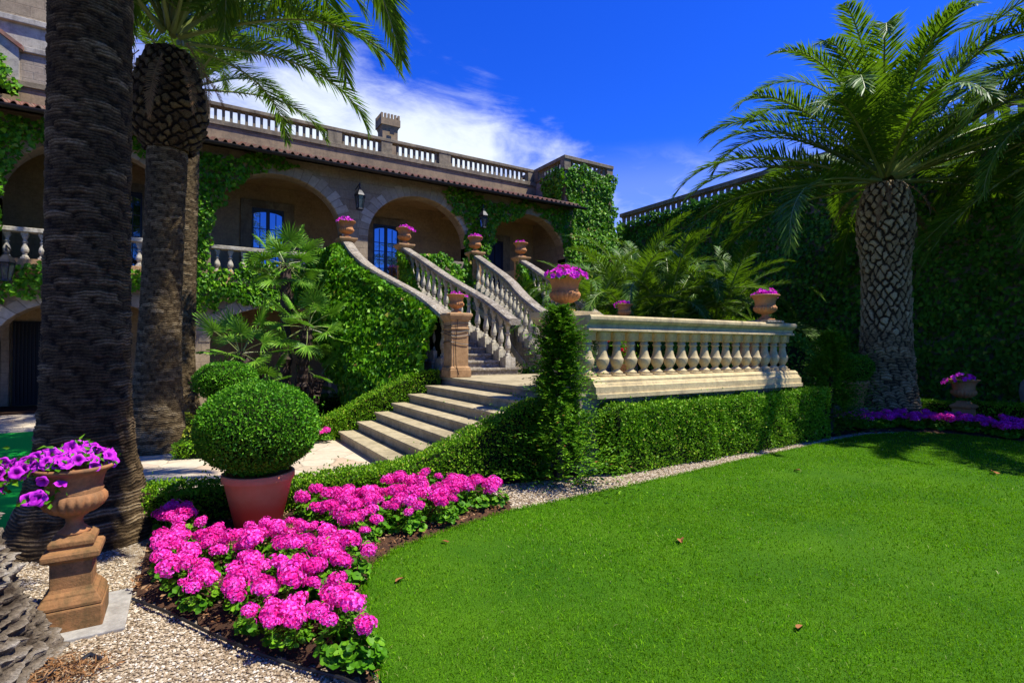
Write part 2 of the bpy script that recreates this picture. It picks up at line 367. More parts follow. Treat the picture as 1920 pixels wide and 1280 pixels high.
def grassm():
    t = NT('grass_blade'); g = t.ramp(t.island(), [(0., (.02, .11, .001)), (.3, (.07, .28, .002)), (.75, (.19, .50, .003)), (.92, (.30, .58, .012)), (.95, (.36, .50, .07)), (1., (.62, .58, .24))])
    n = t.noise(.9, 4, .6); n2 = t.noise(5.5, 5, .7)
    c = t.mix(t.ramp(t.math('ADD', t.math('MULTIPLY', n, .6), t.math('MULTIPLY', n2, .4)), [(.42, 0.), (.66, .75)]), g, (.19, .35, .008)); c = t.mix(.8, c, t.ramp(t.noise(11, 4, .7), [(.36, (.3,) * 3), (.62, (1.2,) * 3)]), 'MULTIPLY')
    t.done(c, .65, .06); tr = t.n.new('ShaderNodeBsdfTranslucent'); tr.inputs[0].default_value = (.20, .46, .002, 1)
    mx = t.n.new('ShaderNodeMixShader'); mx.inputs[0].default_value = .35
    t.l.new(t.p.outputs[0], mx.inputs[1]); t.l.new(tr.outputs[0], mx.inputs[2]); t.l.new(mx.outputs[0], t.out.inputs[0]); return t.m
M['grass'] = grassm()
M['carpet'] = plain('green_matting', (.02, .60, .05), .95, .1, 0, .35, 200, .4)
M['leaf_dead'] = plain('dead_leaf', (.30, .12, .04), .8, .2)
M['hose'] = plain('black_hose', (.012, .012, .012), .5, .4)
M['slab'] = stone('slab_stone', (.42, .40, .34), (.34, .32, .27), (.22, .2, .17), 4)
M['moss'] = leafm('rusty_roots', [(0., (.10, .055, .025)), (.6, (.30, .14, .05)), (1., (.45, .30, .16))], .9, .1, .1, (.3, .14, .05))
M['litter'] = leafm('brown_litter', [(0., (.07, .03, .012)), (.6, (.20, .09, .035)), (1., (.38, .24, .12))], .9, .1, .05)
M['mast'] = plain('aluminium_mast', (.45, .46, .48), .4, .5, .6)

# ------------------------------------------------------------------ camera, light, sky
f_, p_, r_, y_ = 992.8, .01002, .003456, .551888
F = np.array([math.sin(y_) * math.cos(p_), math.cos(y_) * math.cos(p_), math.sin(p_)])
Rt = np.array([math.cos(y_), -math.sin(y_), 0]); U = np.cross(Rt, F)
R2 = math.cos(r_) * Rt + math.sin(r_) * U; U2 = -math.sin(r_) * Rt + math.cos(r_) * U
cam = bpy.data.cameras.new('camera'); co = bpy.data.objects.new('camera', cam); C.objects.link(co)
co.matrix_world = Matrix(((R2[0], U2[0], -F[0], 0), (R2[1], U2[1], -F[1], 0), (R2[2], U2[2], -F[2], 1.65), (0, 0, 0, 1)))
cam.sensor_width = 36; cam.lens = f_ / 1920 * 36; cam.clip_end = 2000; cam.clip_start = .05
sc = bpy.context.scene; sc.camera = co
SUN = unit(np.array([.81, -.71, 2.0]))
sl = bpy.data.lights.new('sun', 'SUN'); so = bpy.data.objects.new('sun', sl); C.objects.link(so)
sl.energy = 5.0; sl.angle = R_(.5); sl.color = (1., .95, .86)
so.rotation_euler = Vector(SUN).to_track_quat('Z', 'Y').to_euler()
w = bpy.data.worlds.new('World'); sc.world = w; w.use_nodes = True
wt = w.node_tree; wn = wt.nodes; wl = wt.links; bg = wn['Background']
sky = wn.new('ShaderNodeTexSky'); sky.sky_type = 'NISHITA'; sky.sun_disc = False
sky.sun_elevation = math.asin(SUN[2]); sky.sun_rotation = math.atan2(SUN[0], SUN[1]); sky.air_density = 1.; sky.dust_density = .3; sky.ozone_density = 3.; sky.altitude = 300
def wm(op, a, b=0., c=None, clamp=False):
    n = wn.new('ShaderNodeMath'); n.operation = op; n.use_clamp = clamp
    for i, v in enumerate((a, b) + (() if c is None else (c,))):
        if hasattr(v, 'is_linked'): wl.new(v, n.inputs[i])
        else: n.inputs[i].default_value = v
    return n.outputs[0]
def wmap(v, a, b, c=0., d=1.):
    n = wn.new('ShaderNodeMapRange'); n.interpolation_type = 'SMOOTHSTEP'; wl.new(v, n.inputs[0])
    for i, q in enumerate((a, b, c, d)): n.inputs[i + 1].default_value = q
    return n.outputs[0]
tc = wn.new('ShaderNodeTexCoord'); sx = wn.new('ShaderNodeSeparateXYZ'); wl.new(tc.outputs['Generated'], sx.inputs[0])
az = wm('ARCTAN2', sx.outputs[0], sx.outputs[1]); el = wm('ARCSINE', sx.outputs[2])
cv = wn.new('ShaderNodeCombineXYZ')
wl.new(wm('ADD', wm('MULTIPLY', az, 3.), wm('MULTIPLY', el, 1.5)), cv.inputs[0]); wl.new(wm('MULTIPLY', el, 7.), cv.inputs[1])
def wnoise(s, d=8, r=.62, dist=.6):
    n = wn.new('ShaderNodeTexNoise'); wl.new(cv.outputs[0], n.inputs['Vector']); n.inputs['Scale'].default_value = s; n.inputs['Detail'].default_value = d
    n.inputs['Roughness'].default_value = r; n.inputs['Distortion'].default_value = dist; return n.outputs['Fac']
n1 = wnoise(1.1); n2 = wnoise(3.1)
CLOUD = wm('ADD', wm('MULTIPLY', n1, .7), wm('MULTIPLY', n2, .3))
thr = wm('SUBTRACT', .475, wm('MULTIPLY', wm('MAXIMUM', wm('SUBTRACT', az, .50), 0.), .85))
over = wm('ADD', wm('SUBTRACT', thr, el), wm('MULTIPLY', wm('SUBTRACT', CLOUD, .5), .58))
dens = wm('MULTIPLY', wmap(over, -.06, .16), wmap(az, -.5, .05, .15, 1.))
dens = wm('MULTIPLY', dens, wmap(az, .98, .70, 0., 1.))
veil = wm('MULTIPLY', wmap(el, .37, .28), wmap(n2, .44, .68, .15, .38))
dens = wm('MAXIMUM', dens, veil, clamp=True)
dens = wm('MULTIPLY', dens, wmap(sx.outputs[1], -.2, .1))
hs = wn.new('ShaderNodeHueSaturation'); hs.inputs['Hue'].default_value = .515; hs.inputs['Saturation'].default_value = 1.35; hs.inputs['Value'].default_value = 1.
wl.new(sky.outputs[0], hs.inputs['Color'])
tint = wn.new('ShaderNodeMix'); tint.data_type = 'RGBA'; tint.blend_type = 'MULTIPLY'; tint.inputs['Factor'].default_value = 1.; wl.new(hs.outputs[0], tint.inputs['A']); tint.inputs['B'].default_value = (.40, .88, 1.9, 1)
cm = wn.new('ShaderNodeMix'); cm.data_type = 'RGBA'; wl.new(dens, cm.inputs['Factor']); wl.new(tint.outputs['Result'], cm.inputs['A']); cm.inputs['B'].default_value = (7.2, 7.9, 8.7, 1)
wl.new(cm.outputs['Result'], bg.inputs[0]); bg.inputs[1].default_value = .08
sc.view_settings.view_transform = 'Standard'; sc.view_settings.look = 'None'; sc.view_settings.exposure = .7; sc.view_settings.gamma = 1.

# ------------------------------------------------------------------ ground and paths (setting)
mb = MB(); mb.add([(-90, -90, -.02), (120, -90, -.02), (120, 140, -.02), (-90, 140, -.02)], [(0, 1, 2, 3)])
struct(mb.build('ground', M['soil']))
LAWN = [(.83, 2.56), (.88, 2.79), (.9, 3.02), (.94, 3.28), (1.02, 3.56), (1.2, 3.91), (1.48, 4.16), (1.94, 4.31), (2.48, 4.46), (2.85, 4.53), (3.79, 4.57), (5.16, 4.66), (7.03, 4.83), (8.5, 4.9), (9.74, 5.0), (11.0, 4.98), (12.0, 4.75), (12.5, 4.08), (12.45, 3.2), (12.4, 1.5), (12.4, -4), (.2, -4), (.6, .5), (.76, 1.9)]
def sheet(name, poly, z, m, sub=None):
    b = MB(); n = len(poly); b.add([(x, y, z) for x, y in poly], [tuple(range(n))]); return struct(b.build(name, m))
sheet('gravel_path', [(-6, -3.9), (.15, -3.9), (.6, .5), (.76, 1.9), (.83, 2.56), (.9, 3.1), (2.85, 4.5), (5.16, 4.6), (9.7, 4.9), (12.5, 4.7), (12.6, 5.3), (4.5, 5.3), (3.2, 5.5), (2.6, 5.15), (.9, 5.2), (-.3, 6.1), (-3.2, 6.1), (-6, 6.1)], -.008, M['gravel'])
sheet('stone_paving', [(-9.5, 6.12), (1., 5.75), (3.2, 5.9), (3.2, 9.75), (.4, 10.3), (.4, 13.2), (4.3, 13.6), (4.3, 16.9), (-9.5, 16.9)], -.004, M['paving'])
b = MB(); cells = LAWN
b.add([(x, y, .012) for x, y in LAWN] + [(x, y, -.02) for x, y in LAWN], [tuple(range(len(LAWN)))] + [(i, (i + 1) % len(LAWN), len(LAWN) + (i + 1) % len(LAWN), len(LAWN) + i) for i in range(len(LAWN))])
struct(b.build('lawn', M['lawn']))
# flower bed soil: a low mound
BED = [(-.32, 4.35), (-.16, 4.08), (-.04, 3.85), (.15, 3.51), (.31, 3.22), (.51, 2.93), (.69, 2.68), (.80, 2.5), (.87, 2.79), (.88, 3.02), (.92, 3.28), (1.0, 3.56), (1.18, 3.91), (1.46, 4.18), (1.92, 4.33), (2.46, 4.48), (2.83, 4.56), (2.95, 4.8), (3.0, 5.2), (2.2, 5.6), (.9, 5.7), (-.2, 5.8)]
def mound(name, poly, zc, m, inset=.12, cols=60):
    p = np.array(poly); lo = p.min(0); hi = p.max(0); n = cols
    gx, gy = np.meshgrid(np.linspace(lo[0], hi[0], n), np.linspace(lo[1], hi[1], n)); q = np.c_[gx.ravel(), gy.ravel()]
    ins = inpoly(q[:, 0], q[:, 1], poly)
    d = np.full(len(q), 9.)
    for i in range(len(p)):
        a, c = p[i], p[(i + 1) % len(p)]; t = np.clip(((q - a) @ (c - a)) / ((c - a) @ (c - a)), 0, 1); d = np.minimum(d, np.linalg.norm(q - (a + t[:, None] * (c - a)), axis=1))
    z = np.where(ins, np.clip(d / inset, 0, 1) * zc, 0) + snoise(q, 9, 3) * .012 * ins - .006
    ok = ins | (d < .03); F = []
    for j in range(n - 1):
        for i in range(n - 1):
            k = j * n + i
            if ok[k] and ok[k + 1] and ok[k + n] and ok[k + n + 1]: F.append((k, k + 1, k + n + 1, k + n))
    return struct(MB().add(np.c_[q, z], F).build(name, m, smooth=True))
mound('flower_bed_soil', BED, .05, M['soil'])
RBED = [(11.2, 5.15), (12.05, 4.85), (12.55, 4.1), (12.5, 3.2), (12.45, 1.), (15.0, 1.), (15.2, 5.6), (12.2, 6.1)]
mound('flower_bed_soil', RBED, .05, M['soil'])

# grass blades
def blades(P, h, wd, r):
    n = len(P); a = r.random(n) * 2 * PI; lean = r.normal(0, .55, n); d = np.c_[np.cos(a), np.sin(a)]; ca = r.random(n) * 2 * PI
    B = np.c_[np.cos(ca), np.sin(ca), np.zeros(n)]; h = h * r.uniform(.55, 1.35, n)
    V = np.empty((n, 5, 3)); base = np.c_[P, np.full(n, .008)]
    mid = base + np.c_[d * (lean * h * .35)[:, None], h * .55]; tip = base + np.c_[d * (lean * h * 1.05)[:, None], h * (1 - .25 * np.abs(lean)).clip(.3, 1)]
    wd = wd * r.uniform(.7, 1.3, n)
    V[:, 0] = base - B * wd[:, None] / 2; V[:, 1] = base + B * wd[:, None] / 2; V[:, 2] = mid + B * wd[:, None] * .45; V[:, 3] = mid - B * wd[:, None] * .45; V[:, 4] = tip
    return V
gb = MB(); gr = np.random.default_rng(3)
def grass_zone(dlo, dhi, dens, h, wd):
    q = scatter_poly(LAWN, dens, gr); d = q[:, 0] * F[0] + q[:, 1] * F[1]; lat = abs(q @ Rt[:2]) < 1.25 * abs(d) + 3.5
    q = q[(d >= dlo) & (d < dhi) & lat]; q = q[snoise(q, 2.2, 5) * .5 + .75 > gr.random(len(q)) * .9]
    V = blades(q, h, wd, gr); i = np.arange(len(q))[:, None] * 5
    gb.add(V.reshape(-1, 3), i + [[0, 1, 2, 3]]); gb.f.append((i + [[3, 2, 4]] + gb.n - len(V) * 5, 0))
grass_zone(2.0, 3.6, 8500, .024, .0036)
grass_zone(3.6, 5.5, 5200, .025, .005)
grass_zone(5.5, 8.5, 2900, .025, .0072)
grass_zone(8.5, 13.5, 1700, .026, .0095)
grass_zone(-2., 2.0, 2600, .025, .005)
lp = np.array(LAWN[:20]); sg = np.linalg.norm(np.diff(lp, axis=0), axis=1); cl_ = np.r_[0, np.cumsum(sg)]
u_ = gr.random(9000) * cl_[-1]; q = np.stack([np.interp(u_, cl_, lp[:, k]) for k in (0, 1)], -1) + gr.normal(0, .022, (9000, 2))      # ragged edge
V = blades(q, .03, .005, gr); i = np.arange(len(q))[:, None] * 5; gb.add(V.reshape(-1, 3), i + [[0, 1, 2, 3]]); gb.f.append((i + [[3, 2, 4]] + gb.n - len(V) * 5, 0))
tag(gb.build('grass', M['grass']), 'short mown bright green grass covering the lawn', 'grass', kind='stuff')

# pebbles lying in the near gravel
def pebbles(poly, dens, s0, s1, r, keep=None):
    q = scatter_poly(poly, dens, r)
    if keep is not None: q = q[keep(q)]
    n = len(q); O = np.array([[1, 0, 0], [0, 1, 0], [-1, 0, 0], [0, -1, 0], [0, 0, .75], [0, 0, -.5]], float)
    a = r.random(n) * 2 * PI; ca, sa = np.cos(a), np.sin(a); s = r.uniform(s0, s1, n)
    V = O[None] * s[:, None, None] * r.uniform(.6, 1.3, (n, 6, 3)); X = V[..., 0] * ca[:, None] - V[..., 1] * sa[:, None]; Y = V[..., 0] * sa[:, None] + V[..., 1] * ca[:, None]
    V = np.stack([X + q[:, :1], Y + q[:, 1:], V[..., 2] * .8 + s[:, None] * .15 - .004], -1)
    T = np.array([[0, 1, 4], [1, 2, 4], [2, 3, 4], [3, 0, 4]])
    return V.reshape(-1, 3), (np.arange(n)[:, None, None] * 6 + T[None]).reshape(-1, 3)
pb = MB()
pb.add(*pebbles([(-1.1, 2.2), (.75, 2.2), (.8, 2.5), (.5, 2.95), (.14, 3.52), (-.06, 3.87), (-.2, 4.1), (-.4, 5.2), (-.5, 5.6), (-1.6, 5.6)], 6200, .005, .012, np.random.default_rng(2)))
pb.add(*pebbles([(2.85, 4.56), (5.2, 4.68), (9.7, 5.0), (12., 4.8), (12.3, 5.2), (9.5, 5.25), (4.6, 5.1), (3.2, 5.5), (2.9, 5.1)], 3600, .008, .017, np.random.default_rng(4)))
tag(pb.build('gravel', M['pebble']), 'loose pale gravel on the path and edging strip', 'gravel', kind='stuff')

# ------------------------------------------------------------------ terrace, front steps
TX0, TX1, TY0, TY1, TZ = 4.35, 9.4, 5.42, 9.8, 1.05
t = thing('stone_terrace', 'raised stone landing paved in pale slabs between garden steps and twin staircases', 'terrace', (6.8, 7.6, 0))
MB().box(TX0 + .03, TX1, TY0 + .02, TY1, -.02, TZ - .055).build('retaining_wall', M['wallst'], t)
MB().box(TX0, TX1 + .02, TY0, TY1 + .02, TZ - .055, TZ).build('paved_floor', M['tread'], t, bevel=.008)
t = thing('garden_steps', 'broad flight of seven worn stone steps between clipped hedges', 'steps', (3.4, 8, 0))
XS = [2.30, 2.62, 2.94, 3.26, 3.58, 3.93, 4.35]
for k in range(6):
    b = MB(); b.box(XS[k] + .03, TX0 + .03, 6.0, 9.56 - .01 * (k % 2), .15 * k - (.03 if k == 0 else 0), .15 * (k + 1) - .045)
    b.box(XS[k], XS[k + 1] + .05, 5.98, 9.58 - .01 * (k % 2), .15 * (k + 1) - .045, .15 * (k + 1)); b.build('step', M['tread'], t, bevel=.007)

# ------------------------------------------------------------------ balusters
def bal_prof(h, r, w):
    P = [(0, .95), (.06, .95), (.075, .78), (.12, .50), (.15, .45), (.18, .58), (.205, .62), (.23, .7), (.27, .84), (.33, .95), (.40, 1.02), (.455, 1.04), (.47, 1.0), (.485, .92), (.53, .82), (.60, .71), (.70, .61), (.80, .55), (.855, .54), (.87, .7), (.91, .72), (.93, .56), (1., .66)]
    return [(r * q, z * h) for z, q in P]
def bal_prof2(h, r):
    P = [(0, .9), (.06, .85), (.1, .5), (.14, .6), (.17, .55), (.25, .9), (.34, 1.), (.42, .9), (.55, .6), (.66, .5), (.69, .72), (.72, .74), (.75, .5), (.83, .48), (.9, .7), (.95, .8), (1., .8)]
    return [(r * q, z * h) for z, q in P]
b = MB(); b.sq([(.088, 0), (.088, .035)]); b.lathe(bal_prof(.46, .092, .09), 20, (0, 0, .035)); b.sq([(.066, .495), (.08, .51), (.08, .60), (.088, .615), (.088, .63)])
BAL = b.mesh('baluster', M['cream'], smooth=False)
for p in BAL.polygons: p.use_smooth = len(p.vertices) == 4 and abs(p.normal.z) < .93
b = MB(); b.box(-.12, .12, -.14, .14, 0, .22); b.sq([(.075, .22), (.075, .25)]); b.lathe(bal_prof2(.70, .072), 14, (0, 0, .25)); b.sq([(.06, .95), (.06, 1.06)])
SBAL = b.mesh('stair_baluster', M['white_stone'])
b = MB(); b.sq([(.075, 0), (.075, .05)]); b.lathe(bal_prof2(.52, .08), 14, (0, 0, .05)); b.sq([(.07, .57), (.07, .64)])
LBAL = b.mesh('loggia_baluster', M['white_stone'])
SEC = [(-.15, 0), (-.15, .03), (-.11, .05), (-.12, .09), (-.17, .13), (-.19, .15), (-.19, .19), (-.17, .215), (.17, .215), (.19, .19), (.19, .15), (.17, .13), (.12, .09), (.11, .05), (.15, .03), (.15, 0)]
t = thing('terrace_balustrade', 'cream stone balustrade along the garden front of the terrace', 'balustrade', (6.9, 5.5, .98))
BY = 5.56
PL = [(-.29, 0), (-.29, .055), (-.26, .06), (-.26, .15), (-.235, .16), (-.22, .19), (-.2, .2), (-.2, .235), (-.17, .255), (-.15, .27), (.15, .27), (.26, .15), (.26, 0)]
MB().sweep([(4.55, BY, .975), (6.9, BY, .975), (9.28, BY, .975)], [(-a, z) for a, z in PL][::-1]).build('plinth', M['cream'], t)
MB().sweep([(4.52, BY, 1.865), (6.9, BY, 1.865), (9.27, BY, 1.865)], SEC).build('handrail', M['cream'], t, bevel=.006)
for k in range(18): link('baluster', BAL, t, (4.62 + .2655 * k, BY, 1.24))
b = MB(); b.box(4.55, 4.85, 5.82, 6.05, 1.05, 1.86); b.build('return_wall', M['cream'], t)
MB().sweep([(4.7, 5.75, 1.865), (4.7, 5.9, 1.865), (4.7, 6.0, 1.865)], SEC).build('return_rail', M['cream'], t)
b = MB(); b.sq([(.30, 0), (.30, .12), (.27, .16), (.26, .2), (.26, .86), (.29, .9), (.34, .98), (.36, 1.02), (.36, 1.1)], (4.68, 6.14, 1.052)); b.build('corner_pier', M['cream'], t, bevel=.006)
b = MB(); b.sq([(.19, 1.052), (.19, 1.2), (.15, 1.24), (.15, 1.75), (.19, 1.8), (.19, 1.86)], (8.98, 6.05, 0)); b.build('end_pier', M['gold_stone'], t, bevel=.006)
# slab under the urn at the far end
b = MB(); b.box(8.38, 8.86, BY - .2, BY + .2, 2.082, 2.12); b.build('urn_slab', M['old_stone'], t, bevel=.005)

# ------------------------------------------------------------------ twin staircases
RAIL = {'A': [(9.7, 4.5), (10.3, 4.47), (10.9, 4.44), (11.6, 4.22), (12.1, 4.05), (12.6, 3.9), (13.2, 3.79), (14.1, 3.78), (15.0, 3.86), (15.3, 3.88)],
        'B': [(9.5, 5.99), (10.2, 6.05), (10.85, 6.07), (11.45, 5.98), (12.0, 5.86), (12.6, 5.78), (13.35, 5.73), (14.2, 5.69), (14.8, 5.62), (15.3, 5.58)],
        'C': [(9.5, 7.2), (10.2, 7.22), (10.7, 7.27), (11.1, 7.32), (11.7, 7.46), (12.5, 7.72), (13.3, 7.87), (13.9, 7.9), (14.7, 7.97), (15.3, 8.0)],
        'D': [(9.7, 8.85), (10.2, 8.87), (10.9, 8.99), (11.5, 9.14), (12.6, 9.42), (13.8, 9.62), (14.7, 9.74), (15.0, 9.75), (15.3, 9.77)]}
def rx(k, y):
    q = np.array(RAIL[k]); xs = np.interp(y, q[:, 0], q[:, 1])
    return (np.interp(y - .35, q[:, 0], q[:, 1]) + 2 * xs + np.interp(y + .35, q[:, 0], q[:, 1])) / 4
RISE, TR, Y0 = .147, .34, 9.8
lev = lambda y: 1.05 + RISE + (y - Y0) * RISE / TR
RSEC = [(-.13, .02), (-.15, .06), (-.13, .12), (-.08, .14), (.08, .14), (.13, .12), (.15, .06), (.13, .02), (.08, 0), (-.08, 0)]
def urn_pedestal(root, x, y, z0, z1):
    MB().sq([(.17, z0), (.17, z1 - .16), (.19, z1 - .13), (.24, z1 - .07), (.255, z1 - .05), (.255, z1 - .01), (.2, z1)], (x, y, 0)).build('pedestal', M['gold_stone'], root, bevel=.006)
def staircase(l, r, label, grp):
    t = thing('stone_staircase', label, 'staircase', (float((rx(l, 9.8) + rx(r, 9.8)) / 2), 9.8, 1.05), grp)
    b = MB()
    for k in range(17):
        ya, yb = Y0 + TR * k, Y0 + TR * (k + 1); z = 1.05 + RISE * (k + 1)
        xs = [rx(l, ya) - .17, rx(r, ya) + .17, rx(r, yb) + .17, rx(l, yb) - .17]
        b.prism([(xs[0], ya), (xs[1], ya), (xs[2], yb + .01), (xs[3], yb + .01)], max(z - .5, 1.0) if k > 1 else 1.0, z - .045)
        b.prism([(xs[0] - .02, ya - .03), (xs[1] + .02, ya - .03), (xs[2] + .02, yb - .005), (xs[3] - .02, yb - .005)], z - .045, z)
    b.build('steps', M['old_stone'], t, bevel=.005)
    for q, s in ((l, -1), (r, 1)):
        ys = np.linspace(9.62 if q in 'BC' else 9.72, 15.2, 40)
        pts = [(rx(q, y), y, lev(y) + .965 + (.03 if y < 9.7 else 0)) for y in ys]
        MB().sweep(pts, RSEC).build('handrail', M['old_stone'], t, smooth=False)
        for k in range(16):
            y = Y0 + TR * (k + .5); z = 1.05 + RISE * (k + 1)
            if q in 'AD' and k < 0: continue
            link('baluster', SBAL, t, (rx(q, y), y, z), (0, 0, -math.atan((rx(q, y + .1) - rx(q, y - .1)) / .2)), (1, 1, (lev(y) + .975 - z) / 1.06))
        urn_pedestal(t, float(rx(q, 15.25)), 15.3, 3.5, 4.72)
    # moulded stringer under the outer edge, and the arched support
    for q, s in ((l, -1), (r, 1)):
        ys = np.linspace(10.3, 15.2, 30)
        MB().sweep([(rx(q, y) + s * .13, y, lev(y) - .62) for y in ys], [(-.06, 0), (-.06, .2), (.06, .2), (.06, 0)]).build('stringer', M['white_stone'], t)
    return t
sA = staircase('A', 'B', 'curved stone staircase on the left climbing from the landing under a curtain of ivy', 'twin staircases')
sC = staircase('C', 'D', 'curved stone staircase on the right climbing beside the young palms', 'twin staircases')
for root, x, nm in ((sA, 4.55, 'A'), (sC, 9.05, 'D')):
    b = MB(); b.sq([(.225, 1.055), (.225, 1.2), (.215, 1.205), (.215, 1.235), (.19, 1.26), (.18, 1.27), (.18, 1.98), (.2, 1.99), (.2, 2.01), (.18, 2.02), (.18, 2.14), (.21, 2.17), (.235, 2.23), (.245, 2.25), (.245, 2.29), (.2, 2.31)], (x, 9.5, 0))
    b.build('newel_pillar', M['gold_stone'], root, bevel=.005)
b = MB()
for z in (2.08, 1.95, 1.88, 1.72):
    th = np.linspace(0, 2 * PI, 30); rr = .197 / np.maximum(abs(np.cos(th)), abs(np.sin(th)))
    b.tube(np.c_[4.55 + rr * np.cos(th), 9.5 + rr * np.sin(th), z + .03 * np.sin(th * 1.5 + z * 9)], .006, 4)
b.tube([(4.50, 9.30, 2.3), (4.47, 9.28, 2.05), (4.44, 9.295, 1.7), (4.45, 9.29, 1.3), (4.5, 9.26, 1.1)], .007, 4)
tag(b.build('cable', M['iron']), 'thin dark cable wound round the golden newel pillar', 'cable')

# ------------------------------------------------------------------ the loggia building
def arch_wall(b, X0, X1, z0, z1, arches, y, th, n=40):
    """wall in the XZ plane with arched openings open to z0: arches = (xc, half width, spring, rise)"""
    xs = [X0]
    for xc, hw, sp, ri in arches: xs += [xc - hw, xc + hw]
    xs.append(X1)
    for i in range(0, len(xs), 2):
        if xs[i + 1] > xs[i] + .01: b.box(xs[i], xs[i + 1], y, y + th, z0, z1)
    for xc, hw, sp, ri in arches:
        a = np.linspace(PI, 0, n); px = xc + hw * np.cos(a); pz = sp + ri * np.sin(a)
        V = np.concatenate([np.c_[px, np.full(n, yy), zz] for yy in (y, y + th) for zz in (pz, np.full(n, z1))])
        i = np.arange(n - 1)[:, None]
        b.add(V, np.concatenate([i + [[0, 1, n + 1, n]], i + [[2 * n + 1, 2 * n, 3 * n, 3 * n + 1]], i + [[1, 0, 2 * n, 2 * n + 1]], i + [[n, n + 1, 3 * n + 1, 3 * n]]]))
        if z0 < sp: b.box(xc - hw - .002, xc - hw, y, y + th, z0, sp); b.box(xc + hw, xc + hw + .002, y, y + th, z0, sp)
def voussoirs(b, xc, hw, sp, ri, y, n=25, d=.34):
    for k in range(n):
        a0, a1 = PI - PI * k / n - .006, PI - PI * (k + 1) / n + .006; dd = d * (1.12 if k % 2 else .9)
        V = []
        for yy in (y - .012, y + .1):
            for rr, aa in ((0, a0), (0, a1), (dd, a1), (dd, a0)): V.append((xc + (hw + rr) * math.cos(aa), yy, sp + (ri + rr) * math.sin(aa)))
        b.add(V, [(0, 1, 2, 3), (7, 6, 5, 4), (0, 4, 5, 1), (1, 5, 6, 2), (2, 6, 7, 3), (3, 7, 4, 0)])
FY, FZ, BYK = 17.0, 3.55, 19.4
XC = [2.36 + 4.41 * k for k in (-2, -1, 0, 1, 2)]
house = thing('loggia_house', 'long stone house with an arcaded upper loggia, tiled eaves and roof balustrade', 'house', (2.5, 18.5, 0))
b = MB(); arch_wall(b, -9, 13.35, FZ + .02, 7.25, [(x, 1.79, 5.2, 1.55) for x in XC], FY, .5); b.build('arcade_wall', M['facade'], house)
b = MB(); arch_wall(b, -9, 13.35, -.02, 3.36, [(x, 1.79, 1.75, 1.05) for x in XC], FY + .004, .5); b.build('ground_arcade', M['facade'], house)
for x in XC:
    b = MB(); voussoirs(b, x, 1.79, 5.2, 1.55, FY); b.build('arch_ring', M['vouss'], house)
    b = MB(); voussoirs(b, x, 1.79, 1.75, 1.05, FY, 19, .3); b.build('arch_ring', M['vouss'], house)
MB().box(-9, 13.35, FY - .05, BYK, 3.36, FZ + .02).build('loggia_floor', M['gold_stone'], house, bevel=.01)
MB().box(-9, 13.35, BYK, BYK + .6, -.02, 8.68).build('back_wall', M['loggia'], house)
MB().box(-9, 13.35, FY + .5, BYK, 7.0, 7.2).build('ceiling', M['plaster_c'], house)
MB().box(-9.3, -9, FY, BYK + .6, 0, 8.3).build('end_wall', M['facade'], house); MB().box(13.0, 13.09, FY + .52, BYK - .01, 3.6, 6.99).build('end_wall', M['facade'], house)
# transverse ribs of the loggia and of the passage below
for x in [-4.26, .15, 4.565, 8.97]:
    MB().box(x - .38, x + .38, FY + .5, BYK, 6.72, 6.998).build('ceiling_rib', M['plaster_c'], house)
    MB().box(x - .2, x + .2, BYK - .14, BYK + .01, 0, 3.3).build('pilaster', M['facade'], house)
# tiled eaves
pit = .215; nx = int((13.45 + 9.3) / pit) * 8; xs = -9.3 + np.arange(nx + 1) * pit / 8
ph = (np.arange(nx + 1) % 8) / 8; zc = np.where(ph < .62, np.sin(ph / .62 * PI), -.12) * .075
rowsv = []; nrow = 9; rt = np.random.default_rng(1)
colj = rt.normal(0, .012, nx // 8 + 2)[np.arange(nx + 1) // 8]
for k in range(nrow):
    for e in (0, 1):
        s_ = (k + e) / nrow; rowsv.append(np.c_[xs, 16.38 + 3.05 * s_ + colj * (k == 0 and e == 0), 7.20 + 1.05 * s_ + zc + (.028 if e == 0 else -.002)])
V = np.concatenate(rowsv); m_ = nx + 1; i = np.arange(nx)[:, None]
Fc = np.concatenate([k * m_ + i + [[0, 1, m_ + 1, m_]] for k in range(len(rowsv) - 1)])
b = MB(); b.add(V, Fc);
q = V[:m_].copy(); q2 = q.copy(); q2[:, 2] -= .03; b.add(np.concatenate([q, q2]), i + [[0, m_, m_ + 1, 1]])
roof = b.build('tiled_roof', M['tile'], house, smooth=False)
MB().add([(-9.3, 16.4, 7.17), (13.45, 16.4, 7.17), (13.45, 19.42, 8.2), (-9.3, 19.42, 8.2), (-9.3, 16.4, 7.10), (13.45, 16.4, 7.10), (13.45, 19.42, 8.12), (-9.3, 19.42, 8.12)], [(0, 3, 2, 1), (4, 5, 6, 7), (0, 1, 5, 4), (1, 2, 6, 5), (3, 0, 4, 7)]).build('eaves_boards', M['wood'], house)
b = MB(); th = np.linspace(-PI, 0, 9); b.sweep([(-9.35, 16.33, 7.16), (0, 16.33, 7.16), (13.5, 16.33, 7.16)], [(.085 * math.cos(a), .085 * math.sin(a)) for a in th] + [(.06, .0), (-.06, .0)]); b.build('gutter', M['gutter'], house)
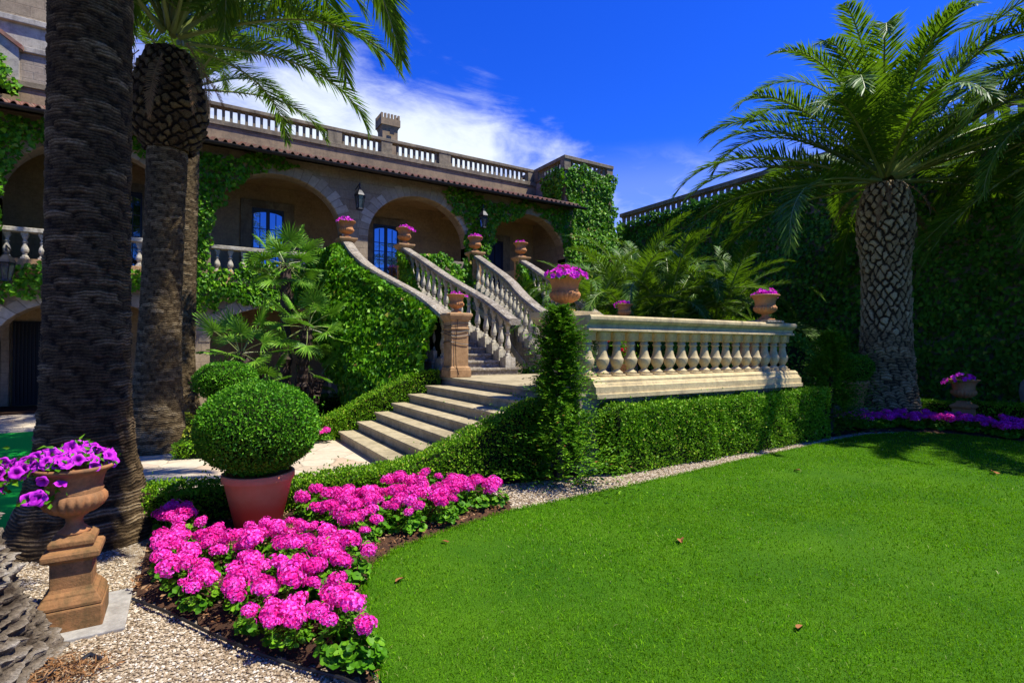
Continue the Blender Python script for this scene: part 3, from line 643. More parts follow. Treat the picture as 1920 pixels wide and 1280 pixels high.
# upper wall courses and roof balustrade
MB().box(-9, 13.1, 19.3, 19.402, 8.1, 8.64).build('upper_wall', M['pinkpl'], house)
b = MB(); b.box(-9, 13.1, 19.24, 20.0, 8.70, 8.86); b.box(-9, 13.1, 19.28, 19.9, 8.64, 8.698); b.build('string_course', M['grey_stone'], house, bevel=.012)
def slat_mesh(w, d, h):
    return MB().sq([(w, 0), (w, .03), (w * .8, .05), (w * .72, h * .5), (w * .8, h - .05), (w, h - .03), (w, h)]).mesh('roof_baluster', M['grey_stone'])
SL = slat_mesh(.056, .056, .473)
rb = MB().box(-2.5, 13.1, 19.34, 19.64, 9.335, 9.46).build('roof_balustrade', M['grey_stone'], house, bevel=.015)
posts = [(-8.6, .4), (-5.9, .4), (-1.8, .4), (.45, .3), (4.47, .5), (6.37, .42), (8.75, .5), (12.9, .36)]
posts = posts[3:]
for x, wd in posts: MB().box(x - wd / 2, x + wd / 2, 19.36, 19.62, 8.862, 9.333).build('balustrade_post', M['grey_stone'], rb, bevel=.01)
x = -2.4
while x < 12.7:
    if all(abs(x - px) > wd / 2 + .07 for px, wd in posts): link('roof_baluster', SL, rb, (x, 19.49, 8.862))
    x += .225
b = MB(); b.box(6.5, 7.12, 20.3, 20.9, 9.1, 10.35); b.lathe([(.36, 10.05), (.5, 10.35)], 4, (6.81, 20.6, 0), None, PI / 4); b.box(6.42, 7.2, 20.22, 20.98, 10.35, 10.62)
for k in range(6):
    for yy in (20.22, 20.9): b.box(6.42 + .135 * k, 6.42 + .135 * k + .075, yy, yy + .08, 10.622, 10.80)
    for xx in (6.42, 7.12): b.box(xx, xx + .08, 20.32 + .1 * k, 20.37 + .1 * k, 10.622, 10.8)
b.build('battlemented_chimney', M['pinkpl'], house)
b = MB(); b.box(6.76, 6.94, 20.2, 20.218, 10.0, 10.2); b.build('chimney_vent', M['iron'], house)
b = MB(); b.tube([(-1.5, 21, 9), (-1.5, 21, 12.1)], .022, 6)
for z, l in ((11.35, .5), (11.5, .4), (11.62, .45)): b.tube([(-1.5 - l, 21, z), (-1.5 + l * 1.3, 21 - .3, z + .1)], .01, 4)
for k in range(5): b.tube([(-1.1 + .14 * k, 20.7, 11.4), (-1.1 + .14 * k, 21.1, 11.44)], .008, 4)
b.build('antenna', M['mast'], house)

# glazed doors behind the arches
def glazed(x0, x1, z0, z1, sur=True, glass=True, y=BYK - .03):
    if sur: 
        b = MB(); b.box(x0 - .34, x0, y - .04, y + .04, z0, z1 + .26); b.box(x1, x1 + .34, y - .04, y + .04, z0, z1 + .26); b.box(x0, x1, y - .04, y + .04, z1, z1 + .26); b.build('door_surround', M['grey_stone'], house, bevel=.01)
    d = MB().box(x0, x1, y, y + .035, z0, z1).build('glazed_door' if glass else 'dark_door', M['navy'], house)
    b = MB(); mid = (x0 + x1) / 2
    for xa, xb in ((x0, x0 + .05), (mid - .055, mid + .055), (x1 - .05, x1)): b.box(xa, xb, y - .045, y - .002, z0, z1)
    b.box(x0 + .05, mid - .055, y - .042, y - .002, z1 - .06, z1); b.box(mid + .055, x1 - .05, y - .042, y - .002, z1 - .06, z1)
    b.box(x0 + .05, mid - .055, y - .042, y - .002, z0, z0 + .35); b.box(mid + .055, x1 - .05, y - .042, y - .002, z0, z0 + .35)
    b.build('door_frame', M['navy'], d)
    if not glass: return
    hw = (x1 - x0) / 2
    for xa, xb in ((x0 + .05, mid - .055), (mid + .055, x1 - .05)):
        n = 10; px = np.linspace(xa, xb, n); top = z1 - .27 + .16 * np.sqrt(np.clip(1 - ((px - mid) / hw) ** 2, 0, 1))
        poly = [(px[k], top[k]) for k in range(n)][::-1]; V = [(xa, y - .012, z0 + .35), (xb, y - .012, z0 + .35)] + [(a, y - .012, c_) for a, c_ in poly]
        MB().add(V, [tuple(range(len(V)))]).build('pane', M['glass'], d)
        b = MB(); xm = (xa + xb) / 2; b.box(xm - .012, xm + .012, y - .03, y - .014, z0 + .35, z1 - .16)
        for k in range(1, 6): zz = z0 + .35 + (z1 - z0 - .7) * k / 6; b.box(xa, xb, y - .032, y - .013, zz - .011, zz + .011)
        b.build('glazing_bar', M['navy'], d)
glazed(1.82, 2.79, FZ + .02, 6.22); glazed(5.86, 6.83, FZ + .02, 6.18); glazed(10.75, 11.45, FZ + .02, 6.1, True, False); glazed(-2.1, -1.15, FZ + .02, 6.22)
glazed(-6.9, -5.95, FZ + .02, 6.22)
# ground-floor barred door and small vents
b = MB(); b.box(-4.0, -3.0, BYK - .06, BYK + .02, 0, 2.3); dd = b.build('iron_gate', M['iron'], house)
b = MB()
for k in range(12): b.tube([(-3.94 + .08 * k, BYK - .09, .05), (-3.94 + .08 * k, BYK - .09, 2.25)], .013, 5)
b.build('gate_bar', M['gutter'], dd)
# loggia balustrades between the piers
for xa, xb in ((-3.84, -.26), (.57, 3.55)):
    lb = MB().box(xa, xb, FY + .02, FY + .3, FZ + .83, FZ + .94).build('loggia_balustrade', M['white_stone'], house, bevel=.015)
    MB().box(xa, xb, FY - .02, FY + .32, FZ + .022, FZ + .18).build('balustrade_base', M['gold_stone'], lb, bevel=.01)
    n = int((xb - xa) / .325); 
    for k in range(n): link('baluster', LBAL, lb, (xa + (k + .5) * (xb - xa) / n, FY + .16, FZ + .18), (0, 0, 0), (1, 1, 1.015))
# bridge from the staircases to the loggia
b = MB(); b.box(3.55, 10.05, 15.26, FY - .052, 3.32, FZ + .016); b.build('stair_platform', M['old_stone'], house)
for q in ((5.55, 7.95, 15.3, 15.5), (3.5, 3.7, 15.5, FY - .06), (9.9, 10.1, 15.5, FY - .06)): MB().box(*q, FZ + .02, FZ + .82).build('platform_parapet', M['wallst'], house)
b = MB(); arch_wall(b, 3.55, 10.05, -.02, 3.318, [(6.8, 1.1, 1.6, 1.0)], 15.6, .4); b.build('platform_arch', M['wallst'], house)

# ------------------------------------------------------------------ ivy-clad corner tower, right-hand wall, far stone tower
tw = thing('corner_tower', 'square ivy-clad tower with balustraded top at the end of the loggia', 'tower', (14.35, 18.6, 0))
MB().box(13.1, 15.6, 17.2, 20.4, -.02, 8.88).build('wall', M['wallst'], tw)
b = MB(); b.box(13.02, 15.68, 17.12, 17.45, 9.31, 9.46); b.box(13.02, 13.35, 17.452, 20.4, 9.312, 9.458); b.box(15.35, 15.68, 17.452, 20.4, 9.312, 9.458); tb = b.build('coping', M['grey_stone'], tw, bevel=.015)
b = MB(); b.box(13.04, 15.66, 17.14, 20.42, 8.882, 8.97); b.build('cornice', M['grey_stone'], tw)
for x, y in ((13.2, 17.3), (15.5, 17.3), (13.2, 19.2)): MB().box(x - .16, x + .16, y - .14, y + .14, 8.972, 9.308).build('corner_post', M['grey_stone'], tw)
for k in range(8): link('roof_baluster', SL, tb, (13.53 + .243 * k, 17.29, 8.972), (0, 0, 0), (1, 1, .71))
for k in range(7): link('roof_baluster', SL, tb, (13.19, 17.56 + .215 * k, 8.972), (0, 0, 0), (1, 1, .71))
WX = 17.6
gw = thing('garden_wall', 'tall garden wall smothered in dark ivy with a slatted stone balustrade on top', 'wall', (16.1, 6, 0))
MB().box(WX, WX + .5, -7, 19.2, -.02, 7.12).build('wall_body', M['wallst'], gw)
b = MB(); b.box(WX - .06, WX + .5, -7, 18.8, 7.12, 7.26); wc = b.build('wall_coping', M['grey_stone'], gw)
b = MB(); b.box(WX - .03, WX + .3, -7, 18.8, 7.82, 8.0); wr = b.build('top_rail', M['grey_stone'], gw, bevel=.015)
SL2 = slat_mesh(.08, .08, .56)
for k in range(64): link('wall_baluster', SL2, wr, (WX + .13, 18.65 - .30 * k, 7.26))
st = thing('stone_tower', 'tall weathered stone tower with string course rising behind the big palm trunk', 'tower', (-6, 22, 0))
MB().box(-10, -2.5, 19.42, 24, 8.3, 9.7).build('lower_wall', M['wallst'], st)
b = MB(); b.box(-10, -2.42, 19.34, 24, 9.7, 9.86); b.box(-10, -2.7, 19.5, 24, 10.55, 10.72); b.build('string_course', M['paleplaster'], st, bevel=.02)
MB().box(-10, -2.8, 19.62, 24, 9.862, 10.548).build('plaster_band', M['paleplaster'], st)
MB().box(-10, -2.8, 19.6, 24, 10.722, 15).build('upper_wall', M['facade'], st)
b = MB(); V = [(-9, y, z) for y, z in ()]
pg = [(-9., 8.42), (-3.95, 8.42), (-3.95, 9.75), (-9., 13.4)]
b.add([(x, 19.3, z) for x, z in pg] + [(x, 19.94, z) for x, z in pg], [(0, 1, 2, 3), (7, 6, 5, 4), (1, 5, 6, 2), (2, 6, 7, 3)]); b.build('gable', M['paleplaster'], st)
b = MB(); sl_ = (13.4 - 9.75) / 5.05
b.add([(-3.85, 19.22, 9.68), (-3.85, 19.99, 9.68), (-9, 19.99, 13.41), (-9, 19.22, 13.41), (-3.85, 19.22, 9.8), (-3.85, 19.99, 9.8), (-9, 19.99, 13.53), (-9, 19.22, 13.53)], [(0, 1, 2, 3), (7, 6, 5, 4), (0, 4, 5, 1), (0, 3, 7, 4), (1, 5, 6, 2)]); b.build('gable_coping', M['tile'], st)

# ------------------------------------------------------------------ lanterns
def lantern(x, y, z, label, grp='wall lanterns'):
    t = thing('wall_lantern', label, 'lantern', (x, y, z), grp)
    b = MB(); b.tube([(x, FY, z + .72), (x, y, z + .80), (x, y, z + .62)], .016, 6); b.tube([(x, FY, z + .38), (x, y + .12, z + .62), (x, y, z + .8)], .012, 6); b.build('bracket', M['iron'], t)
    b = MB(); b.lathe([(.19, .40), (.16, .46), (.08, .56), (.05, .58), (.05, .63), (.02, .66)], 6, (x, y, z)); b.build('cap', M['iron'], t)
    b = MB()
    for k in range(6):
        a = k * PI / 3; c, s = math.cos(a), math.sin(a); b.tube([(x + .165 * c, y + .165 * s, z + .41), (x + .10 * c, y + .10 * s, z)], .011, 4)
    b.lathe([(.17, .385), (.18, .41)], 6, (x, y, z)); b.lathe([(.12, -.03), (.11, .01)], 6, (x, y, z)); b.build('frame', M['iron'], t)
    MB().lathe([(.095, .015), (.155, .38)], 6, (x, y, z), caps=False).build('glass_pane', M['lampglass'], t)
lantern(4.575, 16.5, 5.93, 'black iron lantern on the bare stone pier between two arches')
lantern(8.95, 16.5, 5.88, 'black iron lantern hanging in front of the ivy-covered pier')
lantern(-3.55, 16.5, 3.15, 'black iron lantern below the balcony near the big palm trunk')

# ------------------------------------------------------------------ ivy
def ivy_pts(P, N, L, r, push=.22, f=1.6, seed=0, tip=(0, 0, -1)):
    n = len(P); nz = snoise(P, f, seed, 3); d = .05 + np.clip(.5 + .8 * nz, 0, 1.3) * push * r.uniform(.35, 1, n)
    P = P + N * d[:, None] + r.normal(0, .02, (n, 3))
    Nn = unit(N * .9 + np.array([0, 0, .45]) + r.normal(0, .42, (n, 3))); T = unit(np.array(tip) + r.normal(0, .55, (n, 3)) + N * .25)
    l = L * r.uniform(.6, 1.25, n); return P, T, Nn, l
def ivy_plane(mb, poly, origin, ux, N, dens, L, r, seed, push=.22, edge=.22, mi=0):
    """leaves over a polygon (u, z) on a vertical plane"""
    lo = np.array(poly).min(0) - edge; hi = np.array(poly).max(0) + edge; n = int(dens * np.prod(hi - lo)); q = lo + r.random((n, 2)) * (hi - lo)
    wv = np.c_[snoise(q, 3.1, seed + 1), snoise(q, 3.1, seed + 2)] * edge
    q = q[inpoly(q[:, 0] + wv[:, 0], q[:, 1] + wv[:, 1], poly)]
    P = np.array(origin) + q[:, :1] * np.array(ux) + np.c_[np.zeros((len(q), 2)), q[:, 1]]
    P, T, Nn, l = ivy_pts(P, np.array(N, float), L, r, push, 1.5, seed); kites(mb, P, T, Nn, l, l * .92, .12, -.18, mi)
ir = np.random.default_rng(21)
def ivy_facade(poly, label, dens=420, L=.125, seed=0, push=.2, m='ivy', y=FY, grp='ivy on the loggia front'):
    b = MB(); 
    for p in (poly if isinstance(poly[0][0], (tuple, list)) else [poly]): ivy_plane(b, p, (0, y - .01, 0), (1, 0, 0), (0, -1, 0), dens, L, ir, seed, push)
    return tag(b.build('ivy', M[m]), label, 'ivy', grp)
ivy_facade([[(-9, 2.2), (-3.85, 2.9), (-3.8, 5.0), (-3.3, 6.2), (-2.5, 6.75), (-2.4, 7.1), (-9, 7.1)], [(-9, 2.1), (-3.8, 2.6), (-2.0, 3.0), (-.3, 2.8), (-.3, 3.6), (-9, 3.62)]], 'ivy draped round the left arch and under the balcony behind the big palm', seed=3, push=.3)
ivy_facade([(-.3, 2.5), (.62, 2.5), (.62, 5.2), (.85, 5.95), (1.4, 6.55), (2.35, 6.85), (2.85, 7.1), (-2.4, 7.1), (-1.5, 6.7), (-.75, 6.1), (-.28, 5.3)], 'ivy climbing the pier beside the slender palm and spreading under the eaves', seed=4)
ivy_facade([(.5, 2.75), (1.3, 2.9), (2.2, 2.55), (3.4, 2.9), (4.1, 2.7), (4.1, 3.75), (3.2, 3.9), (2.6, 4.12), (1.7, 4.2), (1.3, 3.75), (.5, 3.6)], 'ivy hanging in a band below the white loggia balustrade', seed=5, push=.35)
ivy_facade([[(8.52, 3.6), (9.42, 3.6), (9.42, 5.2), (9.7, 5.9), (10.3, 6.45), (11.2, 6.8), (12.1, 6.5), (12.75, 5.9), (12.98, 5.2), (12.98, 3.6), (13.4, 3.6), (13.4, 7.1), (7.4, 7.1), (7.9, 6.65), (8.35, 5.95), (8.56, 5.2)], [(12.98, 0), (13.4, 0), (13.4, 3.7), (12.98, 3.7)]], 'ivy covering the pier behind the second lantern and the spandrels of the right arch', seed=6, push=.16)
MB().box(15.602, WX, 18.3, 18.8, -.02, 6.9).build('link_wall', M['wallst'], tw)
b = MB(); ivy_plane(b, [(15.5, 0), (17.6, 0), (17.6, 7.2), (15.5, 7.2)], (0, 18.28, 0), (1, 0, 0), (0, -1, 0), 330, .14, ir, 11, .3); ivy_plane(b, [(13.1, .2), (15.7, .2), (15.7, 8.95), (14.6, 8.95), (13.9, 9.1), (13.1, 8.9)], (0, 17.18, 0), (1, 0, 0), (0, -1, 0), 380, .14, ir, 8, .32)
ivy_plane(b, [(17.2, 6.5), (18.1, 7.6), (18.9, 8.4), (18.4, 8.85), (17.2, 8.95)], (13.08, 0, 0), (0, 1, 0), (-1, 0, 0), 420, .14, ir, 9, .25)
ivy_plane(b, [(17.2, 6.5), (18.4, 6.5), (18.4, 8.7), (17.2, 8.7)], (15.62, 0, 0), (0, 1, 0), (1, 0, 0), 300, .14, ir, 10, .2)
tag(b.build('ivy', M['ivy']), 'bright thick ivy wrapping the corner tower', 'ivy')
b = MB(); ivy_plane(b, [(-.5, 0), (18.6, 0), (18.6, 7.3), (14, 7.4), (10.5, 7.5), (7, 7.35), (4, 7.5), (-.5, 7.4)], (WX, 0, 0), (0, 1, 0), (-1, 0, 0), 290, .14, ir, 12, .42)
q = np.c_[ir.uniform(-1.5, 18.6, 4800), ir.uniform(7.1, 7.6, 4800)]; q = q[q[:, 1] < 7.42 + .2 * snoise(q[:, :1] * [[1.]] + 0, 3., 3)]
P = np.c_[np.full(len(q), WX - .08), q]; P, T, Nn, l = ivy_pts(P, np.array([-1., 0, .3]), .13, ir, .3, 1.6, 4); kites(b, P, T, Nn, l, l * .9, .12, -.18)
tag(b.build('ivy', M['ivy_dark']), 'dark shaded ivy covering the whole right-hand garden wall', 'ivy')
b = MB(); ivy_plane(b, [(-9, 8.3), (-3.95, 8.4), (-3.98, 9.3), (-4.3, 9.72), (-9, 13.0)], (0, 19.27, 0), (1, 0, 0), (0, -1, 0), 400, .14, ir, 14, .4)
tag(b.build('ivy', M['ivy']), 'bright ivy filling the gable at the upper left corner', 'ivy')
# curtain of ivy over the outer side of the left flight
b = MB(); n = 19000; ys = ir.uniform(9.75, 16.9, n); us = ir.random(n)
def crx(y): return np.where(y < 15.3, rx('A', np.minimum(y, 15.3)), 3.88 - (y - 15.3) * .2)
top = np.where(ys < 15.25, lev(np.minimum(ys, 15.25)) + .93, 4.45); low = np.interp(ys, [9.7, 11, 12, 13, 14, 15, 16, 17], [.55, .4, .4, .9, 1.9, 2.7, 2.8, 2.85]) + .25 * snoise(ys[:, None], 2.5, 3)
z = low + (top - low) * us ** .9; keep = ir.random(n) < (.45 + .55 * us ** .5) + .2; ys, z, top = ys[keep], z[keep], top[keep]
dx = (crx(ys + .1) - crx(ys - .1)) / .2; N = unit(np.c_[-np.ones(len(ys)), dx, np.zeros(len(ys))])
P = np.c_[crx(ys) - .16, ys, z]; P = P + N * (np.clip(top - z, 0, 1.7) * np.interp(ys, [9.7, 12, 14, 17], [.46, .5, .28, .15]))[:, None]
P, T, Nn, l = ivy_pts(P, N, .145, ir, .34, 1.5, 16); kites(b, P, T, Nn, l, l * .92, .12, -.18)
n2_ = 2600; ys = ir.uniform(10.0, 15.3, n2_); P = np.c_[crx(ys) - .2 + ir.normal(0, .06, n2_), ys, lev(ys) + .9 + ir.normal(0, .07, n2_)]
P = P[P[:, 2] < lev(P[:, 1]) + .96]; P, T, Nn, l = ivy_pts(P, np.tile([[-.9, 0, .4]], (len(P), 1)), .13, ir, .1, 1.5, 17); kites(b, P, T, Nn, l, l * .92, .12, -.18)
tag(b.build('ivy', M['ivy']), 'thick sunlit curtain of ivy hanging over the side of the left staircase', 'ivy')
struct_wall = MB()
ysw = np.linspace(9.9, 13.9, 17)
V = [(rx('A', y) - .10, y, z) for y in ysw for z in (0., lev(y) - .4)] + [(rx('A', y) + .12, y, z) for y in ysw for z in (0., lev(y) - .4)]
k = np.arange(16)[:, None] * 2
struct_wall.add(V, np.concatenate([k + [[0, 1, 3, 2]], k + 34 + [[2, 3, 1, 0]], k + [[1, 35, 37, 3]]])); struct_wall.build('side_wall', M['wallst'], sA)
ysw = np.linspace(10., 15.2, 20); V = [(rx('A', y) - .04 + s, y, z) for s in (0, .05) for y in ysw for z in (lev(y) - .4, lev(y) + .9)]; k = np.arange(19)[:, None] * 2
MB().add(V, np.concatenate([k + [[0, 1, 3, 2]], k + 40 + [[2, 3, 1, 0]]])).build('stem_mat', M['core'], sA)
def rail_ivy(q, y0, y1, label, seed):
    b = MB(); n = 3000; ys = ir.uniform(y0, y1, n); tp = np.interp(ys, [y0, y0 + .9, y1], [.25, .95, 1.0]); z = lev(ys) - .25 + ir.random(n) * (tp + .2)
    s = ir.choice([-1, 1], n); P = np.c_[rx(q, ys) + s * .09, ys, z]; N = np.c_[s, np.zeros(n) - .3, np.zeros(n)]
    P, T, Nn, l = ivy_pts(P, unit(N), .125, ir, .2, 2., seed); kites(b, P, T, Nn, l, l * .92, .12, -.18); return tag(b.build('ivy', M['ivy']), label, 'ivy', 'ivy on the stair rails')
rail_ivy('B', 13.9, 15.3, 'clump of ivy on the top balusters of the left flight, below the second urn', 18)
rail_ivy('D', 13.6, 15.3, 'clump of ivy on the top balusters of the right flight, below the farthest urn', 19)
b = MB(); ivy_plane(b, [(5.5, 2.2), (6.3, 1.6), (7.2, 1.9), (8.1, 2.3), (8.1, 4.5), (7.2, 4.42), (6.4, 4.5), (5.5, 4.45)], (0, 15.28, 0), (1, 0, 0), (0, -1, 0), 480, .13, ir, 20, .35)
tag(b.build('ivy', M['ivy']), 'ivy covering the parapet between the two flights of stairs', 'ivy')

# ------------------------------------------------------------------ hedges, topiary, conifers
hr = np.random.default_rng(31)
def skin_leaves(b, P, N, L, r, push=.05, f=5, seed=0, asp=.62, up=.35, jit=.7, mi=0):
    n = len(P); nz = snoise(P, f, seed, 3); P = P + N * (push * (nz * .7 + r.normal(0, .35, n)) + (r.random(n) < .05) * np.clip(snoise(P, f * 2.5, seed + 40, 2), 0, 1) * (push * 1.3 + .02) * r.random(n) * 1.8)[:, None]
    T = unit(N * .75 + np.array([0, 0, up]) + r.normal(0, jit, (n, 3))); Nn = unit(N + r.normal(0, .7, (n, 3))); l = L * r.uniform(.6, 1.3, n)
    kites(b, P, T, Nn, l, l * asp, .15, .02, mi)
def hedge(path, width, label, L=.032, dens=2400, grp='clipped box hedges', seed=0, m='box', name='hedge', push=.05, z0=0.):
    """clipped hedge along a path of (x, y, top): dark light-blocking core and a skin of leaves"""
    p = np.array(path, float); b = MB(); seg = np.linalg.norm(np.diff(p[:, :2], axis=0), axis=1); cl = np.r_[0, np.cumsum(seg)]; tot = cl[-1]
    at = lambda s: np.stack([np.interp(s, cl, p[:, k]) for k in range(3)], -1)
    ss = np.linspace(0, tot, max(3, int(tot / .15))); c = at(ss); T = np.gradient(c[:, :2], axis=0); T = unit(T); A = np.c_[T[:, 1], -T[:, 0]]; w = width / 2 - .045
    i_ = .04; c2 = c.copy(); c2[0, :2] += T[0] * i_; c2[-1, :2] -= T[-1] * i_
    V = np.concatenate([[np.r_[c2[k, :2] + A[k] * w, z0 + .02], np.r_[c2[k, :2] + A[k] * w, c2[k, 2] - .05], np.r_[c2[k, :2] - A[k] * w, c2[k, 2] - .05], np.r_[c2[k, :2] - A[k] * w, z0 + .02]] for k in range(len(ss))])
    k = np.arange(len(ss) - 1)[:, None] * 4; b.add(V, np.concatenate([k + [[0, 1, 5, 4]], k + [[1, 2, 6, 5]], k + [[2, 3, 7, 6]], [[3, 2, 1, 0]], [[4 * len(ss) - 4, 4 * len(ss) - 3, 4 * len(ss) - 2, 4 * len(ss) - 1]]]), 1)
    hm = c[:, 2].mean() - z0
    for side in (1, -1, 0, 2, 3):
        area = tot * hm if side in (1, -1) else tot * width if side == 0 else width * hm
        n = int(area * dens); s = hr.random(n) * tot if side < 2 else np.full(n, 0. if side == 2 else tot)
        q = at(s); t2 = np.stack([np.interp(s, ss, T[:, k]) for k in range(2)], -1); a2 = np.c_[t2[:, 1], -t2[:, 0]]
        if side in (1, -1): P = np.c_[q[:, :2] + side * a2 * width / 2, z0 + (q[:, 2] - z0) * hr.random(n) ** .85]; N = np.c_[side * a2, np.zeros(n)]
        elif side == 0: P = np.c_[q[:, :2] + a2 * ((hr.random(n) - .5) * width)[:, None], q[:, 2]]; N = np.tile([[0, 0, 1.]], (n, 1))
        else: P = np.c_[q[:, :2] + a2 * ((hr.random(n) - .5) * width)[:, None], z0 + (q[:, 2] - z0) * hr.random(n)]; N = np.c_[t2 * (-1 if side == 2 else 1), np.zeros(n)]
        skin_leaves(b, P, N, L, hr, push, 6, seed)
    o = b.build(name, [M[m], M['core']]); return tag(o, label, 'hedge', grp)
hedge([(4.7, 5.24, .84), (6.5, 5.28, .87), (8.5, 5.33, .88), (10.05, 5.38, .9)], .36, 'long waist-high box hedge in front of the terrace balustrade', .036, 4200, seed=2, push=.07)
hedge([(-.45, 5.92, .33), (.3, 5.78, .33), (1.0, 5.72, .30), (1.7, 5.80, .30), (2.35, 5.86, .34), (2.8, 5.84, .52), (3.25, 5.82, .72), (3.72, 5.78, .92), (3.95, 5.76, .95)], .40, 'low box hedge climbing beside the near end of the garden steps', .03, 5200, seed=3)
hedge([(1.3, 9.72, .33), (2.1, 9.76, .37), (2.4, 9.78, .50), (2.95, 9.8, .78), (3.45, 9.82, .98), (3.9, 9.84, 1.16), (4.28, 9.84, 1.18)], .34, 'box hedge climbing beside the far end of the steps to the golden pillar', .034, 3600, seed=4)
hedge([(14.3, 5.5, .46), (14.6, 4.8, .46), (15.0, 3.9, .46), (15.1, 2.2, .46)], .5, 'low sunlit hedge in front of the dark ivy wall on the right', .05, 1500, seed=5)
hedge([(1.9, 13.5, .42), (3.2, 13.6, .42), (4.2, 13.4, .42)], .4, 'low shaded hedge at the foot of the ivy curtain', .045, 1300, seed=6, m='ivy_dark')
hedge([(-.1, 9.25, .22), (.35, 9.1, .24), (.9, 9.45, .26)], .34, 'small low hedge at the foot of the slender palm', .035, 3000, seed=7)
def cloud_shrub(blobs, label, name='shrub', m='box', L=.05, dens=900, cat='shrub', grp=None, seed=0, push=.06, jit=.7, asp=.62):
    b = MB()
    for (x, y, z, a, c) in blobs:
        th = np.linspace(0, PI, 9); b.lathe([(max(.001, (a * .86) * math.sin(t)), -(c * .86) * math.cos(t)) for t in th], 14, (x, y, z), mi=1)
        n = int(4 * PI * ((a * a + 2 * a * c) / 3) * dens); d = rdir(n, hr); N = unit(d / np.array([a, a, c]))
        skin_leaves(b, np.array([x, y, z]) + d * np.array([a, a, c]), N, L, hr, push, 4, seed, asp, .3, jit)
    return tag(b.build(name, [M[m], M['core']]), label, cat, grp)
cloud_shrub([(.02, 10.35, .2, .26, .26), (.1, 10.0, .16, .22, .2), (-.02, 10.7, .3, .2, .2)], 'golden yellow-green shrub beside the slender palm', 'golden_shrub', 'yellow_leaf', .05, 1100, seed=8)
for q, lb in (([(9.9, 8.1, .8, .9, 1.0), (10.9, 8.4, .7, .8, .9), (10.3, 9.4, .9, 1., 1.1)], 'dark leafy shrub behind the middle of the terrace balustrade'), ([(12.1, 7.4, .8, .9, 1.1), (13., 8.2, .9, 1., 1.2), (11.6, 9.3, .9, .9, 1.)], 'dark leafy shrub under the young palms near the ivy wall'), ([(7.0, 10.5, .55, .45, .6), (6.5, 11.6, .5, .5, .6)], 'dark leafy shrub in the hollow between the two staircases')):
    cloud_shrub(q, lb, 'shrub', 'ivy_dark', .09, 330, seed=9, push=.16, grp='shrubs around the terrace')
# big clipped ball in a painted pot
def topiary(x, y, zc, a, c, zrim, r0, r1, label, potm, seed, L, dens, grp='potted box balls', egg=.12, z0=0.):
    t = thing('potted_topiary', label, 'topiary', (x, y, z0), grp)
    h = zrim - z0
    b = MB(); b.lathe([(r0 * .94, 0), (r0, .012), (r1 * .93, h * .84), (r1 * .985, h * .87), (r1, h * .9), (r1, h * .985), (r1 * .98, h), (r1 * .9, h), (r1 * .86, h * .93), (.01, h * .92)], 40)
    link('pot', b.mesh('pot', M[potm], True), t, (x, y, z0))
    b = MB(); n = int(4 * PI * ((a * a + 2 * a * c) / 3) * dens); d = rdir(n, hr)
    sh = lambda d: np.c_[d[:, :2] * (a * (1 + egg * d[:, 2:3] * .6)), d[:, 2:3] * c]
    P = sh(d); N = unit(d / np.array([a, a, c])); skin_leaves(b, P + [x, y, zc], N, L, hr, .035, 5, seed, .6, .25, .7)
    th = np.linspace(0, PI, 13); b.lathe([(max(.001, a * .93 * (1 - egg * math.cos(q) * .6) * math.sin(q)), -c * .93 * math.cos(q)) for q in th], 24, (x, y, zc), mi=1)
    b.tube([(x, y, zrim - .1), (x, y, zc)], .03, 6, 1); b.build('clipped_ball', [M['ball'], M['core']], t); return t
topiary(.57, 5.28, .90, .515, .40, .52, .185, .302, 'large dense clipped box ball in a tall red terracotta pot', 'pot', 1, .026, 8500)
topiary(.64, 11.0, 1.0, .50, .35, .62, .24, .34, 'smaller clipped box ball behind the large one, near the slender palms', 'terracotta', 2, .04, 3200)
topiary(12.62, 6.05, 1.20, .40, .31, .93, .2, .31, 'small clipped box ball in a shaded clay pot left of the right-hand palm', 'terracotta', 3, .035, 3200, z0=.36)
tag(MB().box(12.34, 12.9, 5.77, 6.33, -.02, .36).build('stone_block', M['old_stone'], bevel=.01), 'square stone block under the small box ball pot', 'block')
def conifer(x, y, h, rf, nsp, label, seed, lean=0.):
    r = np.random.default_rng(seed); t = thing('conifer', label, 'tree', (x, y, 0), 'columnar conifers')
    b = MB(); b.tube([(x, y, 0), (x + .03, y, h * .5), (x + lean, y, h * .93)], [.06, .04, .012], 6); b.build('trunk', M['wood'], t)
    b = MB(); z = h * (r.random(nsp) ** .8); a = r.random(nsp) * 2 * PI; lob = 1 + .34 * np.sin(a * 3 + z * 4 + seed) + .30 * np.sin(z * 13 + a * 2)
    R = rf(z / h) * lob * r.uniform(.35, 1., nsp) ** .55
    S = np.c_[x + lean * z / h + R * np.cos(a) * .62, y + R * np.sin(a) * .62, z]; D = unit(np.c_[np.cos(a), np.sin(a), r.uniform(-.15, .75, nsp)] + r.normal(0, .25, (nsp, 3)))
    Ls = (.11 + .75 * R) * r.uniform(.55, 1.5, nsp); k = 16
    for j in range(k):
        u = (j // 2 + .5) / (k / 2); sd = 1 if j % 2 else -1
        side = unit(np.cross(D, [0, 0, 1.]) + r.normal(0, .25, (nsp, 3))); P = S + D * (Ls * u)[:, None] + np.array([0, 0, -.04]) * (u * u)
        T = unit(D * .75 + side * sd * .7 + r.normal(0, .15, (nsp, 3))); l = .062 * (1 - .35 * u) * r.uniform(.7, 1.3, nsp)
        kites(b, P + T * l[:, None] * .4, T, unit(np.array([0, 0, 1.]) + r.normal(0, .35, (nsp, 3))), l, l * .42, .05, 0.)
    b.build('foliage', M['yew'], t)
    return t
